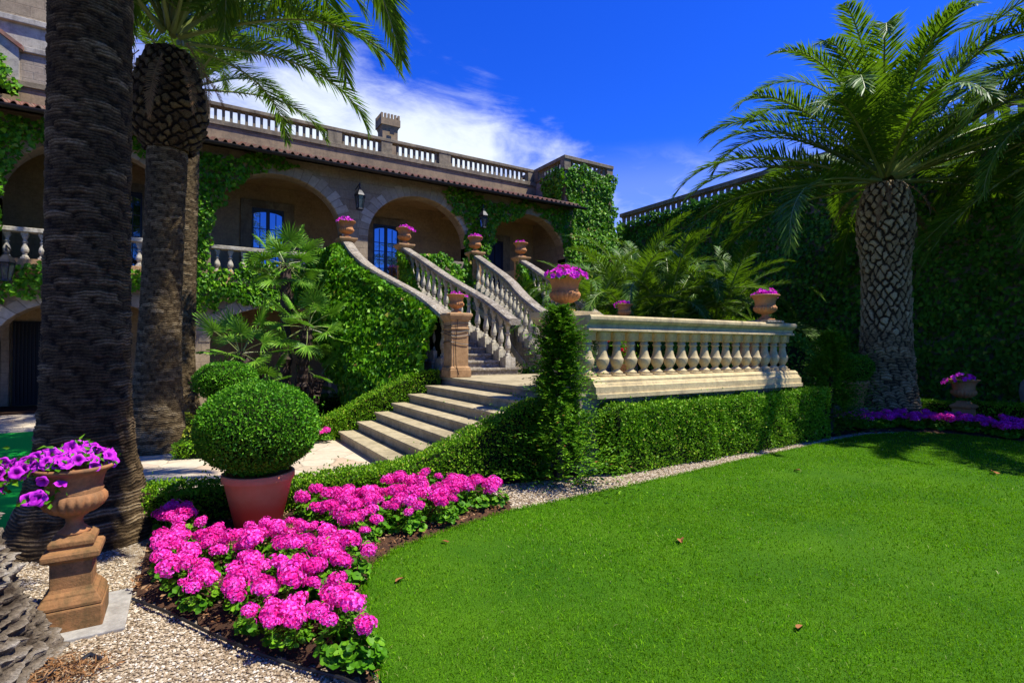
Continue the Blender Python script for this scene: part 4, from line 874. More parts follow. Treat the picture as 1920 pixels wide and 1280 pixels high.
def prof1(u): return np.interp(u, [0, .08, .2, .36, .42, .6, .85, 1.], [.52, .62, .55, .31, .20, .19, .15, .03])
conifer(3.95, 5.30, 2.12, prof1, 2100, 'ragged columnar conifer growing at the near corner of the terrace', 5)
conifer(10.72, 5.55, 1.95, lambda u: np.interp(u, [0, .15, .45, .7, 1.], [.62, .62, .42, .27, .07]), 1700, 'dark conical conifer at the far end of the balustrade', 6)

# ------------------------------------------------------------------ urns and flowers
def flute(n, a, lo, hi): return lambda th, u: 1 + (a * abs(np.sin(th * n / 2)) * math.sin(PI * (u - lo) / (hi - lo)) if lo < u < hi else 0)
URNP = [(.105, 0), (.105, .02), (.07, .045), (.055, .07), (.06, .085), (.11, .10), (.15, .125), (.172, .155), (.182, .185), (.182, .21), (.175, .228), (.166, .232), (.174, .24), (.166, .25), (.168, .285), (.176, .325), (.19, .36), (.21, .388), (.235, .402), (.246, .414), (.24, .427), (.222, .43), (.2, .41), (.17, .37), (.01, .36)]
def urn_mesh(m, fat=1.):
    b = MB(); b.box(-.125, .125, -.125, .125, 0, .028); b.lathe([(r * fat if z > .11 else r, z + .026) for r, z in URNP], 140, (0, 0, 0), flute(20, .10, 5. / 24, 10.5 / 24))
    me = b.mesh('urn', M[m], True); return me
def flower_disc(b, P, N, R, r, lobes=5, k0=0., mi=0):
    n = len(P); N = unit(N); A = unit(np.cross(N, rdir(n, r))); B = np.cross(N, A); m = lobes * 2
    V = np.empty((n, m + 1, 3)); V[:, 0] = P - N * (R * .25)[:, None]; kk = np.zeros((n, m + 1)); kk[:, 0] = 0
    for j in range(m):
        a = 2 * PI * j / m; rr = R * (1. if j % 2 else .78); V[:, j + 1] = P + (A * math.cos(a) + B * math.sin(a)) * rr[:, None] + N * ((r.random(n) - .35) * R * .45)[:, None]; kk[:, j + 1] = .75 + .25 * (j % 2)
    i = np.arange(n)[:, None] * (m + 1); F_ = np.concatenate([i + [[0, j + 1, (j + 1) % m + 1]] for j in range(m)])
    b.add(V.reshape(-1, 3), F_, mi, kk.ravel())
def urn_flowers(seed, z0, R, nf, spread=1., m='pinkpet', size=.034):
    r = np.random.default_rng(seed); d = unit(r.normal(size=(nf, 3)) * [1, 1, .55] + [0, 0, .35]); d[:, 2] = abs(d[:, 2]); q = r.normal(size=2); q /= np.linalg.norm(q)
    sp = 1 + .45 * np.clip(d[:, :2] @ q, -.3, 1) * spread
    P = np.c_[d[:, :2] * (R * sp)[:, None], z0 + d[:, 2] * R * .55 - np.clip(sp - 1.1, 0, 1) * .1 + .03 * snoise(d, 4, seed)]
    b = MB(); flower_disc(b, P, d + r.normal(0, .3, (nf, 3)), r.uniform(.75, 1.15, nf) * size, r); fl = b.mesh('blossoms', M[m], False, True)
    b = MB(); n = nf * 3; d = unit(r.normal(size=(n, 3)) * [1, 1, .5] + [0, 0, .15]); d[:, 2] = abs(d[:, 2]); sp = 1 + .4 * np.clip(d[:, :2] @ q, -.3, 1) * spread
    P = np.c_[d[:, :2] * (R * .93 * sp)[:, None], z0 - .02 + d[:, 2] * R * .45 - np.clip(sp - 1.1, 0, 1) * .1]; l = r.uniform(.03, .06, n)
    kites(b, P, d + r.normal(0, .6, (n, 3)), d + r.normal(0, .5, (n, 3)), l, l * .6); lf = b.mesh('leaves', M['geran_leaf']); return fl, lf
UM = urn_mesh('terracotta')
FL = [urn_flowers(40 + k, .455, R, nf, s, size=z) for k, (R, nf, s, z) in enumerate(((.20, 75, .8, .034), (.19, 55, 1.6, .036), (.18, 42, 1.0, .033), (.22, 120, 1.5, .034), (.17, 22, 1.7, .032), (.2, 60, 1.2, .036)))]
def flower_urn(loc, sc_, rz, v, label, m=None, grp='flower urns on the stairs and terrace'):
    t = thing('flower_urn', label, 'urn', (0, 0, 0), grp); t.location = loc; t.rotation_euler = (0, 0, rz); t.scale = (sc_,) * 3
    W = Matrix.LocRotScale(Vector(loc), t.rotation_euler, t.scale); WORLD[t.name] = Matrix.Identity(4)
    for nm, me in (('urn', UM), ('blossoms', FL[v][0]), ('leaves', FL[v][1])):
        o = bpy.data.objects.new(nm, me); C.objects.link(o); o.parent = t
    return t
for q, v, lb in (('A', 5, 'terracotta urn of pink petunias atop the leftmost stair rail, beside the bare pier'), ('B', 1, 'terracotta urn of pink petunias atop the second stair rail, in front of the glazed door'), ('C', 0, 'terracotta urn of pink petunias atop the third stair rail, under the ivy-backed lantern'), ('D', 2, 'terracotta urn of pink petunias atop the farthest stair rail, before the dark doorway')):
    flower_urn((float(rx(q, 15.25)), 15.3, 4.722), 1.06, v * 1.3 + ord(q), v, lb)
flower_urn((4.55, 9.5, 2.312), .80, 2.6, 4, 'terracotta urn with a few petunias on the golden newel pillar wound with cable')
flower_urn((9.05, 9.5, 2.312), .84, .3, 1, 'terracotta urn of petunias on the far newel pillar, seen over the balustrade rail')
flower_urn((4.68, 6.14, 2.154), 1.15, 2.4, 3, 'largest terracotta urn, full of pink petunias, on the corner pier behind the conifer')
flower_urn((8.62, BY, 2.122), .98, 5.6, 5, 'terracotta urn of pink petunias on the far end of the terrace balustrade')
# foreground pedestal urn
PX, PY = -.56, 4.08
t = thing('pedestal_urn', 'mossy terracotta pedestal urn spilling purple petunias in the left foreground', 'urn', (PX, PY, 0))
b = MB(); b.box(PX - .155, PX + .155, PY - .155, PY + .155, .0, .135); b.build('plinth', M['terracotta_old'], t, bevel=.01)
b = MB(); b.sq([(.15, .137), (.15, .155), (.14, .175), (.125, .195), (.122, .205), (.105, .222), (.098, .24), (.098, .385), (.105, .392), (.128, .405), (.136, .415), (.136, .44), (.128, .452), (.10, .462), (.10, .475), (.108, .48), (.108, .505), (.085, .53), (.05, .545)], (PX, PY, 0)); b.build('pedestal', M['terracotta_old'], t, bevel=.006)
b = MB(); b.lathe([(r * .80, z) for r, z in [(.10, .535), (.095, .55), (.06, .575), (.05, .60), (.055, .625), (.085, .64), (.09, .65), (.13, .662), (.165, .69), (.185, .72), (.188, .75), (.178, .772), (.168, .778), (.178, .79), (.168, .80), (.172, .83), (.182, .865), (.198, .892), (.222, .905), (.24, .912), (.246, .925), (.236, .936), (.215, .93), (.18, .89), (.01, .87)]], 154, (PX, PY, 0), flute(22, .10, 6. / 24, 11. / 24)); b.build('urn_bowl', M['terracotta_mid'], t, True)
pr = np.random.default_rng(77); petm = []
for k in range(4):
    b = MB(); n = 1; m = 20; V = [(0, 0, -.03)]; kk = [0.]
    for ring, (rr, zz, kv) in enumerate(((.007, -.02, .1), (.016, -.004, .45), (.029, .003, .85), (.035, -.002, 1.))):
        for j in range(m):
            a = 2 * PI * j / m; lob = 1 + (.10 * math.cos(5 * a) if ring > 1 else 0); V.append((rr * lob * math.cos(a), rr * lob * math.sin(a), zz + (.006 * pr.normal() if ring == 3 else .002 * math.sin(a * 5)))); kk.append(kv)
    Fq = [(0, j + 1, (j + 1) % m + 1) for j in range(m)] + [(1 + r0 * m + j, 1 + (r0 + 1) * m + j, 1 + (r0 + 1) * m + (j + 1) % m, 1 + r0 * m + (j + 1) % m) for r0 in range(3) for j in range(m)]
    b.add(V, Fq, 0, kk); petm.append(b.mesh('petunia_flower', M['petunia'], True, True))
lv = MB(); np_ = 99
for k in range(np_):
    a = pr.random() * 2 * PI; rad = .19 * math.sqrt(pr.random()); d = np.array([math.cos(a), math.sin(a), 0.]); hang = 0
    x, y, z = PX + d[0] * rad, PY + d[1] * rad, .95 + .085 * (1 - (rad / .2) ** 2) + pr.normal() * .015
    nrm = d * (rad * 3.2) + np.array([0, -.35, .8]) + pr.normal(size=3) * .3
    if k > 62:                                       # the trailing side, towards the left of the picture
        u = pr.random(); x = PX - .16 - .24 * u + pr.normal() * .03; y = PY - .08 + .10 * u + pr.normal() * .07; z = .97 - .10 * u * u + pr.normal() * .035; nrm = np.array([-.4, -.8, .6]) + pr.normal(size=3) * .35
    if k > 92: x, y, z = PX - .11 + pr.normal() * .04, PY - .18 + pr.normal() * .02, .78 + .13 * pr.random(); nrm = np.array([-.2, -1., .2]) + pr.normal(size=3) * .3
    q = Vector(nrm).to_track_quat('Z', 'Y').to_euler(); s_ = pr.uniform(.85, 1.2)
    link('petunia_flower', petm[k % 4], t, (x, y, z), q, s_)
    P = np.array([[x, y, z]] * 5) + pr.normal(0, .025, (5, 3)) - unit(nrm) * .03; l = pr.uniform(.03, .055, 5); kites(lv, P, rdir(5, pr), np.tile(unit(nrm), (5, 1)) + pr.normal(0, .4, (5, 3)), l, l * .6)
lv.build('leaves', M['geran_leaf'], t)
tag(MB().box(PX - .32, PX + .27, PY - .26, PY + .34, -.03, .012).build('paving_slab', M['slab'], bevel=.006), 'flat grey stone slab under the pedestal urn', 'slab')
# far right pedestal urn in the shade
t = thing('pedestal_urn', 'terracotta pedestal urn of purple flowers in front of the shaded ivy wall', 'urn', (13.75, 4.45, 0))
b = MB(); b.sq([(.24, -.02), (.24, .12), (.18, .16), (.16, .2), (.15, .40), (.18, .43), (.19, .46), (.17, .48), (.10, .53), (.09, .56)], (13.75, 4.45, 0)); b.build('pedestal', M['terracotta'], t, bevel=.005)
b = MB(); b.lathe([(r * 1.12 + .0, z * 1.12 + .53) for r, z in URNP[4:]], 140, (13.75, 4.45, 0), flute(20, .10, .05, .32)); b.build('urn_bowl', M['terracotta'], t, True)
link('blossoms', FL[1][0], t, (13.75, 4.45, .49), (0, 0, 1), 1.15); link('leaves', FL[1][1], t, (13.75, 4.45, .49), (0, 0, 1), 1.15)
# pale stone jar at the right edge
t = thing('stone_jar', 'pale stone jar half hidden in ivy at the right edge', 'jar', (15.75, 3.75, 0))
b = MB(); b.lathe([(.2, .3), (.26, .34), (.33, .5), (.36, .7), (.33, .9), (.24, 1.02), (.2, 1.1), (.24, 1.16), (.24, 1.2), (.18, 1.2)], 28, (15.75, 3.75, 0)); b.build('jar_body', M['paleplaster'], t, True)
b = MB(); b.sq([(.3, -.02), (.3, .22), (.24, .26), (.22, .3)], (15.75, 3.75, 0)); b.build('jar_base', M['paleplaster'], t)

# ------------------------------------------------------------------ geraniums
def gleaf_mesh(seed):
    r = np.random.default_rng(seed); b = MB(); n = 130; d = unit(r.normal(size=(n, 3)) * [1, 1, .6]); d[:, 2] = abs(d[:, 2]) * .95
    P = d * np.array([.20, .20, .235]) * r.uniform(.45, 1., (n, 1)) ** .6 + [0, 0, .05]; N = unit(d * .6 + [0, 0, .8] + r.normal(0, .35, (n, 3))); R = r.uniform(.022, .042, n)
    A = unit(np.cross(N, rdir(n, r))); B = np.cross(N, A); m = 7; V = np.empty((n, m + 1, 3)); V[:, 0] = P - N * (R * .3)[:, None]
    for j in range(m):
        a = 2 * PI * (j + .5) / m * .93; V[:, j + 1] = P + (A * math.cos(a) + B * math.sin(a)) * (R * r.uniform(.85, 1.1, n))[:, None] + N * (r.normal(0, .12, n) * R)[:, None]
    i = np.arange(n)[:, None] * (m + 1); b.add(V.reshape(-1, 3), np.concatenate([i + [[0, j + 1, (j + 1) % m + 1]] for j in range(m)]))
    for k in range(14): q = P[k * 9]; b.tube([(q[0] * .2, q[1] * .2, 0), (q[0] * .6, q[1] * .6, q[2] * .6), tuple(q)], .004, 4)
    return b.mesh('foliage', M['geran_leaf'])
def ghead_mesh(seed, m='geran'):
    r = np.random.default_rng(seed); b = MB(); n = 54; g = np.arange(n) + .5; ph_ = np.arccos(1 - 1.62 * g / n); th = PI * (1 + 5 ** .5) * g
    d = np.c_[np.cos(th) * np.sin(ph_), np.sin(th) * np.sin(ph_), np.cos(ph_)]; P = d * np.array([.074, .074, .045]) * r.uniform(.7, 1.2, (n, 1)) + .012 * snoise(d, 3., seed)[:, None] * d
    for pet in range(5):
        A = unit(np.cross(d, [.3, .5, .8])); B = np.cross(d, A); a = 2 * PI * pet / 5 + r.random(n) * .4; q = A * np.cos(a)[:, None] + B * np.sin(a)[:, None]
        l = np.full(n, .021) * r.uniform(.8, 1.2, n); kites(b, P + q * .010, q + d * .25, d + r.normal(0, .3, (n, 3)), l, l * .95, .1, .12)
    b.tube([(0, 0, -.16), (.004, 0, -.08), (0, 0, .02)], .004, 4, 1); return b.mesh('flower_head', [M[m], M['geran_leaf']])
GL = [gleaf_mesh(k) for k in range(4)]; GH = [ghead_mesh(10 + k) for k in range(4)]; GHD = [ghead_mesh(20 + k, 'geran_d') for k in range(3)]
qr = np.random.default_rng(99)
def geranium(x, y, s, heads, label, grp, hm, hs=1.):
    t = thing('geranium', label, 'flowering plant', (x, y, .04), grp)
    link('foliage', GL[qr.integers(4)], t, (x, y, .03), (0, 0, qr.random() * 6.3), s)
    for k in range(heads):
        a = 2 * PI * (k + qr.random() * .6) / heads; rr = (.17 if k else .03) * s * qr.uniform(.6, 1.2); sz = qr.uniform(.6, 1.2) * hs
        link('flower_head', hm[qr.integers(len(hm))], t, (x + rr * math.cos(a), y + rr * math.sin(a), .03 + s * (.305 - .35 * (rr / s - .03)) + qr.uniform(-.015, .04)), (qr.normal() * .22 - .15, qr.normal() * .22, qr.random() * 6), sz)
    return t
p = np.array(BED); pts = []
cand = scatter_poly([(-.30, 4.3), (-.12, 4.02), (.02, 3.78), (.22, 3.48), (.40, 3.20), (.60, 2.92), (.74, 2.74), (.80, 3.0), (.83, 3.28), (.92, 3.6), (1.1, 3.98), (1.42, 4.28), (1.9, 4.44), (2.44, 4.6), (2.66, 4.7), (2.55, 5.1), (2.2, 5.28), (.95, 5.3), (-.1, 5.38), (-.25, 4.9)], 3000, qr)
for q in cand[qr.permutation(len(cand))]:
    if q[0] < -.17 or np.hypot(*(q - [.55, 5.05])) < .50 or np.hypot(*(q - [.53, 4.74])) < .33: continue
    if all(np.hypot(*(q - o)) > .25 for o in pts): pts.append(q)
for q in pts:
    front = q[1] < 4.2
    geranium(q[0], q[1], qr.uniform(.62, .95) * (.9 if q[1] < 3.3 else 1.), int(qr.integers(4, 8)), 'leafy geranium with hot pink flower heads in the bed along the lawn edge', 'pink geraniums in the lawn-side bed', GH, .80)
geranium(2.72, 4.72, .7, 2, 'small geranium with two pink heads at the far tip of the lawn-side bed', None, GH, .9)
geranium(.78, 2.72, .62, 1, 'small leafy geranium with one pink head at the nearest tip of the bed', None, GH, .9)
geranium(2.05, 9.45, .6, 2, 'small geranium with pink heads between the far hedge and the bottom step', None, GH, .9)
pts = []
cand = scatter_poly([(11.3, 5.3), (12.1, 5.05), (12.65, 4.3), (12.62, 3.2), (12.6, 2.6), (13.3, 2.6), (13.4, 4.2), (12.6, 5.2), (11.6, 5.75)], 2000, qr)
for q in cand[qr.permutation(len(cand))]:
    if np.hypot(*(q - [13.35, 5.75])) < .8: continue
    if all(np.hypot(*(q - o)) > .27 for o in pts): pts.append(q)
for q in pts: geranium(q[0], q[1], qr.uniform(.85, 1.05), int(qr.integers(4, 8)), 'shaded magenta geranium in the bed below the right-hand palm', 'magenta geraniums under the palm', GHD, 1.05)
lr = np.random.default_rng(71); q = scatter_poly(BED, 900, lr); n = len(q); l = lr.uniform(.012, .045, n); b = MB()
kites(b, np.c_[q, .055 + lr.random(n) * .012], rdir(n, lr) * [1, 1, .25], np.array([0, 0, 1.]) + lr.normal(0, .5, (n, 3)), l, l * lr.uniform(.3, .7, n)); tag(b.build('leaf_litter', M['litter']), 'brown leaf litter scattered over the soil of the flower bed', 'litter', kind='stuff')
# little red-flowered plant on the terrace
b = MB(); n = 420; P = qr.normal(0, 1, (n, 3)) * [.10, .10, .22] + [7.3, 7.7, 1.5]; kites(b, P, rdir(n, qr), rdir(n, qr), .07, .05); n = 26; P = qr.normal(0, 1, (n, 3)) * [.12, .12, .2] + [7.3, 7.7, 1.55]; flower_disc(b, P, rdir(n, qr), np.full(n, .04), qr, mi=1)
b.lathe([(.10, 1.055), (.14, 1.3), (.15, 1.32), (.12, 1.32)], 16, (7.3, 7.7, 0), mi=2)
tag(b.build('red_flowered_plant', [M['ivy'], M['red'], M['terracotta']]), 'small red-flowered pot plant on the landing behind the balusters', 'pot plant')

# ------------------------------------------------------------------ palms
def hash2(a, b): h = np.sin(a * 12.9898 + b * 78.233) * 43758.5453; return h - np.floor(h)
def shingle(cols, row, amp, seed, rough=.12):
    """trunk ringed with overlapping eyelid-shaped leaf-base ledges"""
    def fn(th, z):
        P = np.c_[np.cos(th) * 2, np.sin(th) * 2, z * 1.5]; d = np.zeros(len(th)); k_ = np.zeros(len(th))
        wv = snoise(P, 2.2, seed, 3) * .25 + snoise(P * [3, 3, 8], 2.5, seed + 1, 2) * .14
        for sh in (0, .5):
            v = z / row + wv + sh; kr = np.floor(v); u = th / (2 * PI) * cols + .31 * kr + .12 * np.sin(kr * 5.1 + th * 3); c = np.floor(u) % cols
            rn = hash2(c + seed, kr); rn2 = hash2(c * 3.1 + seed, kr + 7.7)
            s = (u - np.floor(u) - .5) * 2; t = v - kr; t0 = .70 + .25 * rn - .30 * s ** 2 * (.5 + .7 * rn2)
            x = np.clip(t / np.maximum(t0, .12), 0, 3); lid = np.where(x < 1, x ** 1.6, np.clip(1 - (x - 1) * 5, 0, 1)) * np.clip((1 - abs(s)) * 4, 0, 1) ** .5 * (.5 + .55 * rn)
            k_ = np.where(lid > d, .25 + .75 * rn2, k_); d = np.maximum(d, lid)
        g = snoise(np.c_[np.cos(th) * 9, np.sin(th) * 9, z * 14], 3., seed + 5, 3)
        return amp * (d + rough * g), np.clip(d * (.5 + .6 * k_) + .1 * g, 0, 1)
    return fn
def diamond(cols, row, amp, seed, tilt=.6):
    def fn(th, z):
        wv = snoise(np.c_[np.cos(th) * 5, np.sin(th) * 5, z * 7], 2.2, seed, 3) * .38
        u = th / (2 * PI) * cols + snoise(np.c_[np.cos(th) * 5, np.sin(th) * 5, z * 7], 2.4, seed + 9, 3) * .22; v = z / row + wv; a = u + v * .5; c = v * .5 - u; fa = a - np.floor(a); fc = c - np.floor(c)
        e = np.minimum(np.minimum(fa, 1 - fa), np.minimum(fc, 1 - fc)) * 2; up = (fa + fc) / 2
        rnd = np.sin(np.floor(a) * 12.9898 + np.floor(c) * 78.233) * 43758.5; rnd = rnd - np.floor(rnd)
        k = np.clip((e - .05 - .16 * rnd) / .22, 0, 1); g = snoise(np.c_[np.cos(th) * 9, np.sin(th) * 9, z * 12], 3., seed + 5, 3); return amp * (k * (1 - tilt + tilt * up * 1.6) * (.5 + .6 * rnd) + .12 * g), k * (.5 + .5 * rnd) + .06 * g
    return fn
def trunk(name, x, y, h, rf, fn, m, parent, nth, dz, lean=(0, 0), z0=-.03):
    nz = int((h - z0) / dz) + 1; zz = np.linspace(z0, h, nz); th = np.arange(nth) * 2 * PI / nth
    T, Z = np.meshgrid(th, zz); d, k = fn(T.ravel(), Z.ravel()); r = rf(Z.ravel()) + d
    V = np.c_[x + lean[0] * Z.ravel() + r * np.cos(T.ravel()), y + lean[1] * Z.ravel() + r * np.sin(T.ravel()), Z.ravel()]
    i = (np.arange(nz - 1)[:, None] * nth + np.arange(nth)[None]).ravel(); j = (np.arange(nz - 1)[:, None] * nth + (np.arange(nth)[None] + 1) % nth).ravel()
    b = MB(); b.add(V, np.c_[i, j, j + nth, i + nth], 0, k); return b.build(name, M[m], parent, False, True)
def blend(f1, f2, za, zb):
    def fn(th, z):
        a, ka = f1(th, z); c, kc = f2(th, z); w_ = np.clip((z - za) / (zb - za), 0, 1); return a * (1 - w_) + c * w_, ka * (1 - w_) + kc * w_
    return fn
def frond_mesh(e0, droop, seed, nl=150, L=1., ll=.135, wd=.0066, mats=('frond', 'rachis'), ex=1.7):
    """one feather frond of length 1: rib and two ranks of folded leaflets"""
    r = np.random.default_rng(seed); s = np.linspace(0, 1, 26); e = e0 - droop * s ** ex; yaw = r.normal(0, .16) * s ** 2
    dx = np.cos(e) * np.cos(yaw); dy = np.cos(e) * np.sin(yaw); dz = np.sin(e)
    p = np.c_[np.r_[0, np.cumsum(dx[:-1])], np.r_[0, np.cumsum(dy[:-1])], np.r_[0, np.cumsum(dz[:-1])]] / 25
    T = np.c_[dx, dy, dz]; b = MB(); b.tube(p, np.interp(s, [0, .06, .5, 1], [.014, .0085, .005, .0012]), 5, 1)
    for sd in (1, -1):
        u = np.linspace(.10, .995, nl) + r.normal(0, .003, nl); u = np.clip(u, .08, .998)
        P = np.stack([np.interp(u, s, p[:, k]) for k in range(3)], -1); t = unit(np.stack([np.interp(u, s, T[:, k]) for k in range(3)], -1))
        S = unit(np.cross(t, [0, 0, 1.])) * sd; Uu = unit(np.cross(S * sd, t))
        al = np.interp(u, [.1, .5, 1], [1.15, .95, .38]) + r.normal(0, .09, nl); v = .42 + r.normal(0, .16, nl)
        D = unit(t * np.cos(al)[:, None] + (S * np.cos(v)[:, None] + Uu * np.sin(v)[:, None]) * np.sin(al)[:, None])
        l = ll * np.interp(u, [.08, .2, .45, .8, 1], [.35, .8, 1., .8, .38]) * r.uniform(.85, 1.12, nl)
        W = unit(np.cross(D, Uu) + r.normal(0, .25, (nl, 3))) * (wd * np.interp(u, [.1, .5, 1], [.8, 1., .7]))[:, None]
        g = np.array([0, 0, -1.]) * (l * .16)[:, None]; V = np.empty((nl, 5, 3)); V[:, 0] = P - W * .35; V[:, 1] = P + W * .35
        mid = P + D * (l * .5)[:, None] + g * .3; V[:, 2] = mid + W * .55; V[:, 3] = mid - W * .55; V[:, 4] = P + D * l[:, None] + g
        i = np.arange(nl)[:, None] * 5; b.add(V.reshape(-1, 3), i + [[0, 1, 2, 3]]); b.f.append((i + [[3, 2, 4]] + b.n - nl * 5, 0))
    return b.mesh('frond', [M[mats[0]], M[mats[1]]])
EL = [82, 66, 50, 34, 18, 0, -20]
FR = {}
for k, e in enumerate(EL):
    for v in (0, 1): FR[(k, v)] = frond_mesh(R_(e), R_([75, 95, 108, 104, 92, 74, 52][k] * (1 + .12 * (v * 2 - 1))), 200 + k * 3 + v)
for k, e in enumerate(EL):
    for v in (0, 1): FR[(k + 10, v)] = frond_mesh(R_(e), R_([58, 84, 102, 100, 86, 70, 52][k] * (1 + .14 * (v * 2 - 1))), 250 + k * 3 + v, ex=2.5, ll=.15, wd=.0074)
DRY = [frond_mesh(R_(-50), R_(42), 300 + v, 90, 1., .11, .008, ('dry', 'dry')) for v in (0, 1)]
fr = np.random.default_rng(55)
def crown(t, x, y, z, n, L, r0=.22, emin=0, seed=0, kit=0, trim=0, pw=.85, face=0):
    r = np.random.default_rng(seed); ga = PI * (3 - 5 ** .5)
    for k in range(n):
        q = (k + .5) / n; lvl = min(6, max(0, int((q ** pw) * 7))); a = k * ga + r.normal(0, .12)
        if emin and q > 1 - .13 * emin: continue
        if face and q > .52 and -.52 * math.cos(a) - .85 * math.sin(a) > .62: continue
        if trim and q > .3 and -.85 * math.cos(a) + .52 * math.sin(a) > .35: continue        # pruned towards the big trunk
        ln = L * np.interp(q, [0, .2, 1], [.84, .95, 1.02]) * r.uniform(.9, 1.08); rr = r0 * np.interp(q, [0, 1], [.2, 1.])
        link('frond', FR[(lvl + 10 * kit, int(r.integers(2)))], t, (x + rr * math.cos(a), y + rr * math.sin(a), z + .45 * (1 - q)), (r.normal() * .12, r.normal() * .08, a), ln)
def dry_skirt(t, x, y, z, n, L, r0, seed):
    r = np.random.default_rng(seed)
    for k in range(n):
        a = 2 * PI * k / n + r.normal(0, .2); link('dry_frond', DRY[k % 2], t, (x + r0 * math.cos(a), y + r0 * math.sin(a), z + r.normal(0, .1)), (0, r.normal() * .2, a), L * r.uniform(.6, 1.2))
# the big ringed trunk at the left, crown above the picture
t = thing('date_palm', 'massive ringed palm trunk rising out of the picture behind the pedestal urn', 'palm tree', (-.65, 5.83, 0))
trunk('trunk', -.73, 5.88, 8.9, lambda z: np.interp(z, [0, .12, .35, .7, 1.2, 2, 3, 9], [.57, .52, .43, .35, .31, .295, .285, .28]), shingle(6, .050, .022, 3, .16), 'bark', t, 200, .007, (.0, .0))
crown(t, -.73, 5.88, 8.9, 98, 4.7, .25, seed=2)
t = thing('date_palm', 'palm with a bulging crown base and long green fronds arching to the right', 'palm tree', (-.4, 10.1, 0))
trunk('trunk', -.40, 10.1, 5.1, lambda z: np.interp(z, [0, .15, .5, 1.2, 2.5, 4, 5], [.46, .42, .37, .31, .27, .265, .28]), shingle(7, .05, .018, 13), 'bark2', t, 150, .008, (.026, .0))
trunk('crown_base', -.26, 10.1, 6.35, lambda z: np.interp(z, [4.75, 4.9, 5.1, 5.4, 5.7, 6.05, 6.25, 6.4], [.30, .39, .48, .52, .49, .40, .32, .24]), diamond(14, .082, .055, 14), 'scar_dark', t, 170, .010, (0, 0), 4.75)
crown(t, -.25, 10.1, 6.4, 72, 4.0, .26, 3.0, seed=9, kit=1, trim=1); dry_skirt(t, -.25, 10.1, 6.3, 9, 1.15, .42, 4)
t = thing('date_palm', 'slimmer palm trunk standing close behind the bulging palm', 'palm tree', (.1, 14.3, 0))
trunk('trunk', -.12, 14.3, 7.4, lambda z: np.interp(z, [0, .2, .7, 1.5, 7.4], [.50, .42, .33, .275, .27]), shingle(7, .06, .02, 23), 'bark2', t, 90, .012, (.012, 0))
crown(t, -.03, 14.3, 7.4, 40, 3.4, .24, 3.0, seed=12, kit=1, trim=1)
t = thing('date_palm', 'cropped palm foot with a sunlit shaggy base at the lower left corner', 'palm tree', (-1.32, 3.75, 0))
trunk('trunk', -1.34, 3.72, 8.2, lambda z: np.interp(z, [0, .15, .45, .9, 1.6, 8.2], [.73, .63, .52, .44, .38, .34]), shingle(9, .105, .085, 33, .42), 'bark0', t, 200, .008, (-.03, 0))
crown(t, -1.6, 3.72, 8.2, 52, 4.2, .25, seed=22)
t = thing('date_palm', 'stout palm with a pale diamond-scarred trunk and wide crown on the right', 'palm tree', (13.3, 5.65, 0))
trunk('trunk', 13.3, 5.68, 5.3, lambda z: np.interp(z, [0, .25, .7, 1.3, 2.2, 3.3, 3.7, 4.2, 4.7, 5.1, 5.3], [.66, .60, .54, .49, .44, .42, .44, .52, .50, .42, .3]), blend(shingle(14, .12, .06, 43), diamond(17, .14, .055, 44, .5), 1.4, 2.3), 'scar', t, 150, .011, (-.006, .0))
crown(t, 13.27, 5.68, 5.2, 78, 4.55, .30, 2.3, seed=31, kit=1, pw=.66, face=1); dry_skirt(t, 13.27, 5.68, 5.05, 11, 1.1, .45, 8)
t = thing('date_palm', 'palm at the right edge with only drooping fronds in view', 'palm tree', (14.4, 2.6, 0))
trunk('trunk', 14.5, 1.9, 5.9, lambda z: np.interp(z, [0, .3, 1, 5.9], [.6, .52, .43, .42]), diamond(12, .19, .05, 54), 'scar', t, 90, .02)
crown(t, 14.5, 1.9, 5.9, 56, 4.0, .28, seed=37)
# young feather palms behind the terrace
for k, (x, y, z, n, L, lb) in enumerate([(10.0, 11.8, 1.5, 36, 3.6, 'young palm arching beside the right staircase rail'), (11.3, 11.6, 1.9, 40, 4.1, 'tallest of the young palms between staircase and ivy wall'), (12.6, 11.3, 1.9, 40, 4.1, 'young palm rising behind the small urn on the far newel pillar'), (14.0, 10.6, 1.7, 38, 3.9, 'young palm fanning out behind the urn on the end of the balustrade'), (13.2, 13.4, 2.2, 36, 3.8, 'young palm in the corner under the ivy-clad tower')]):
    t = thing('young_palm', lb, 'palm tree', (x, y, 0), 'young palms behind the terrace'); trunk('trunk', x, y, z, lambda q: .2 - .02 * q, diamond(9, .16, .05, 60 + k), 'scar_dark', t, 50, .03); crown(t, x, y, z, n, L, .15, 1, seed=70 + k)
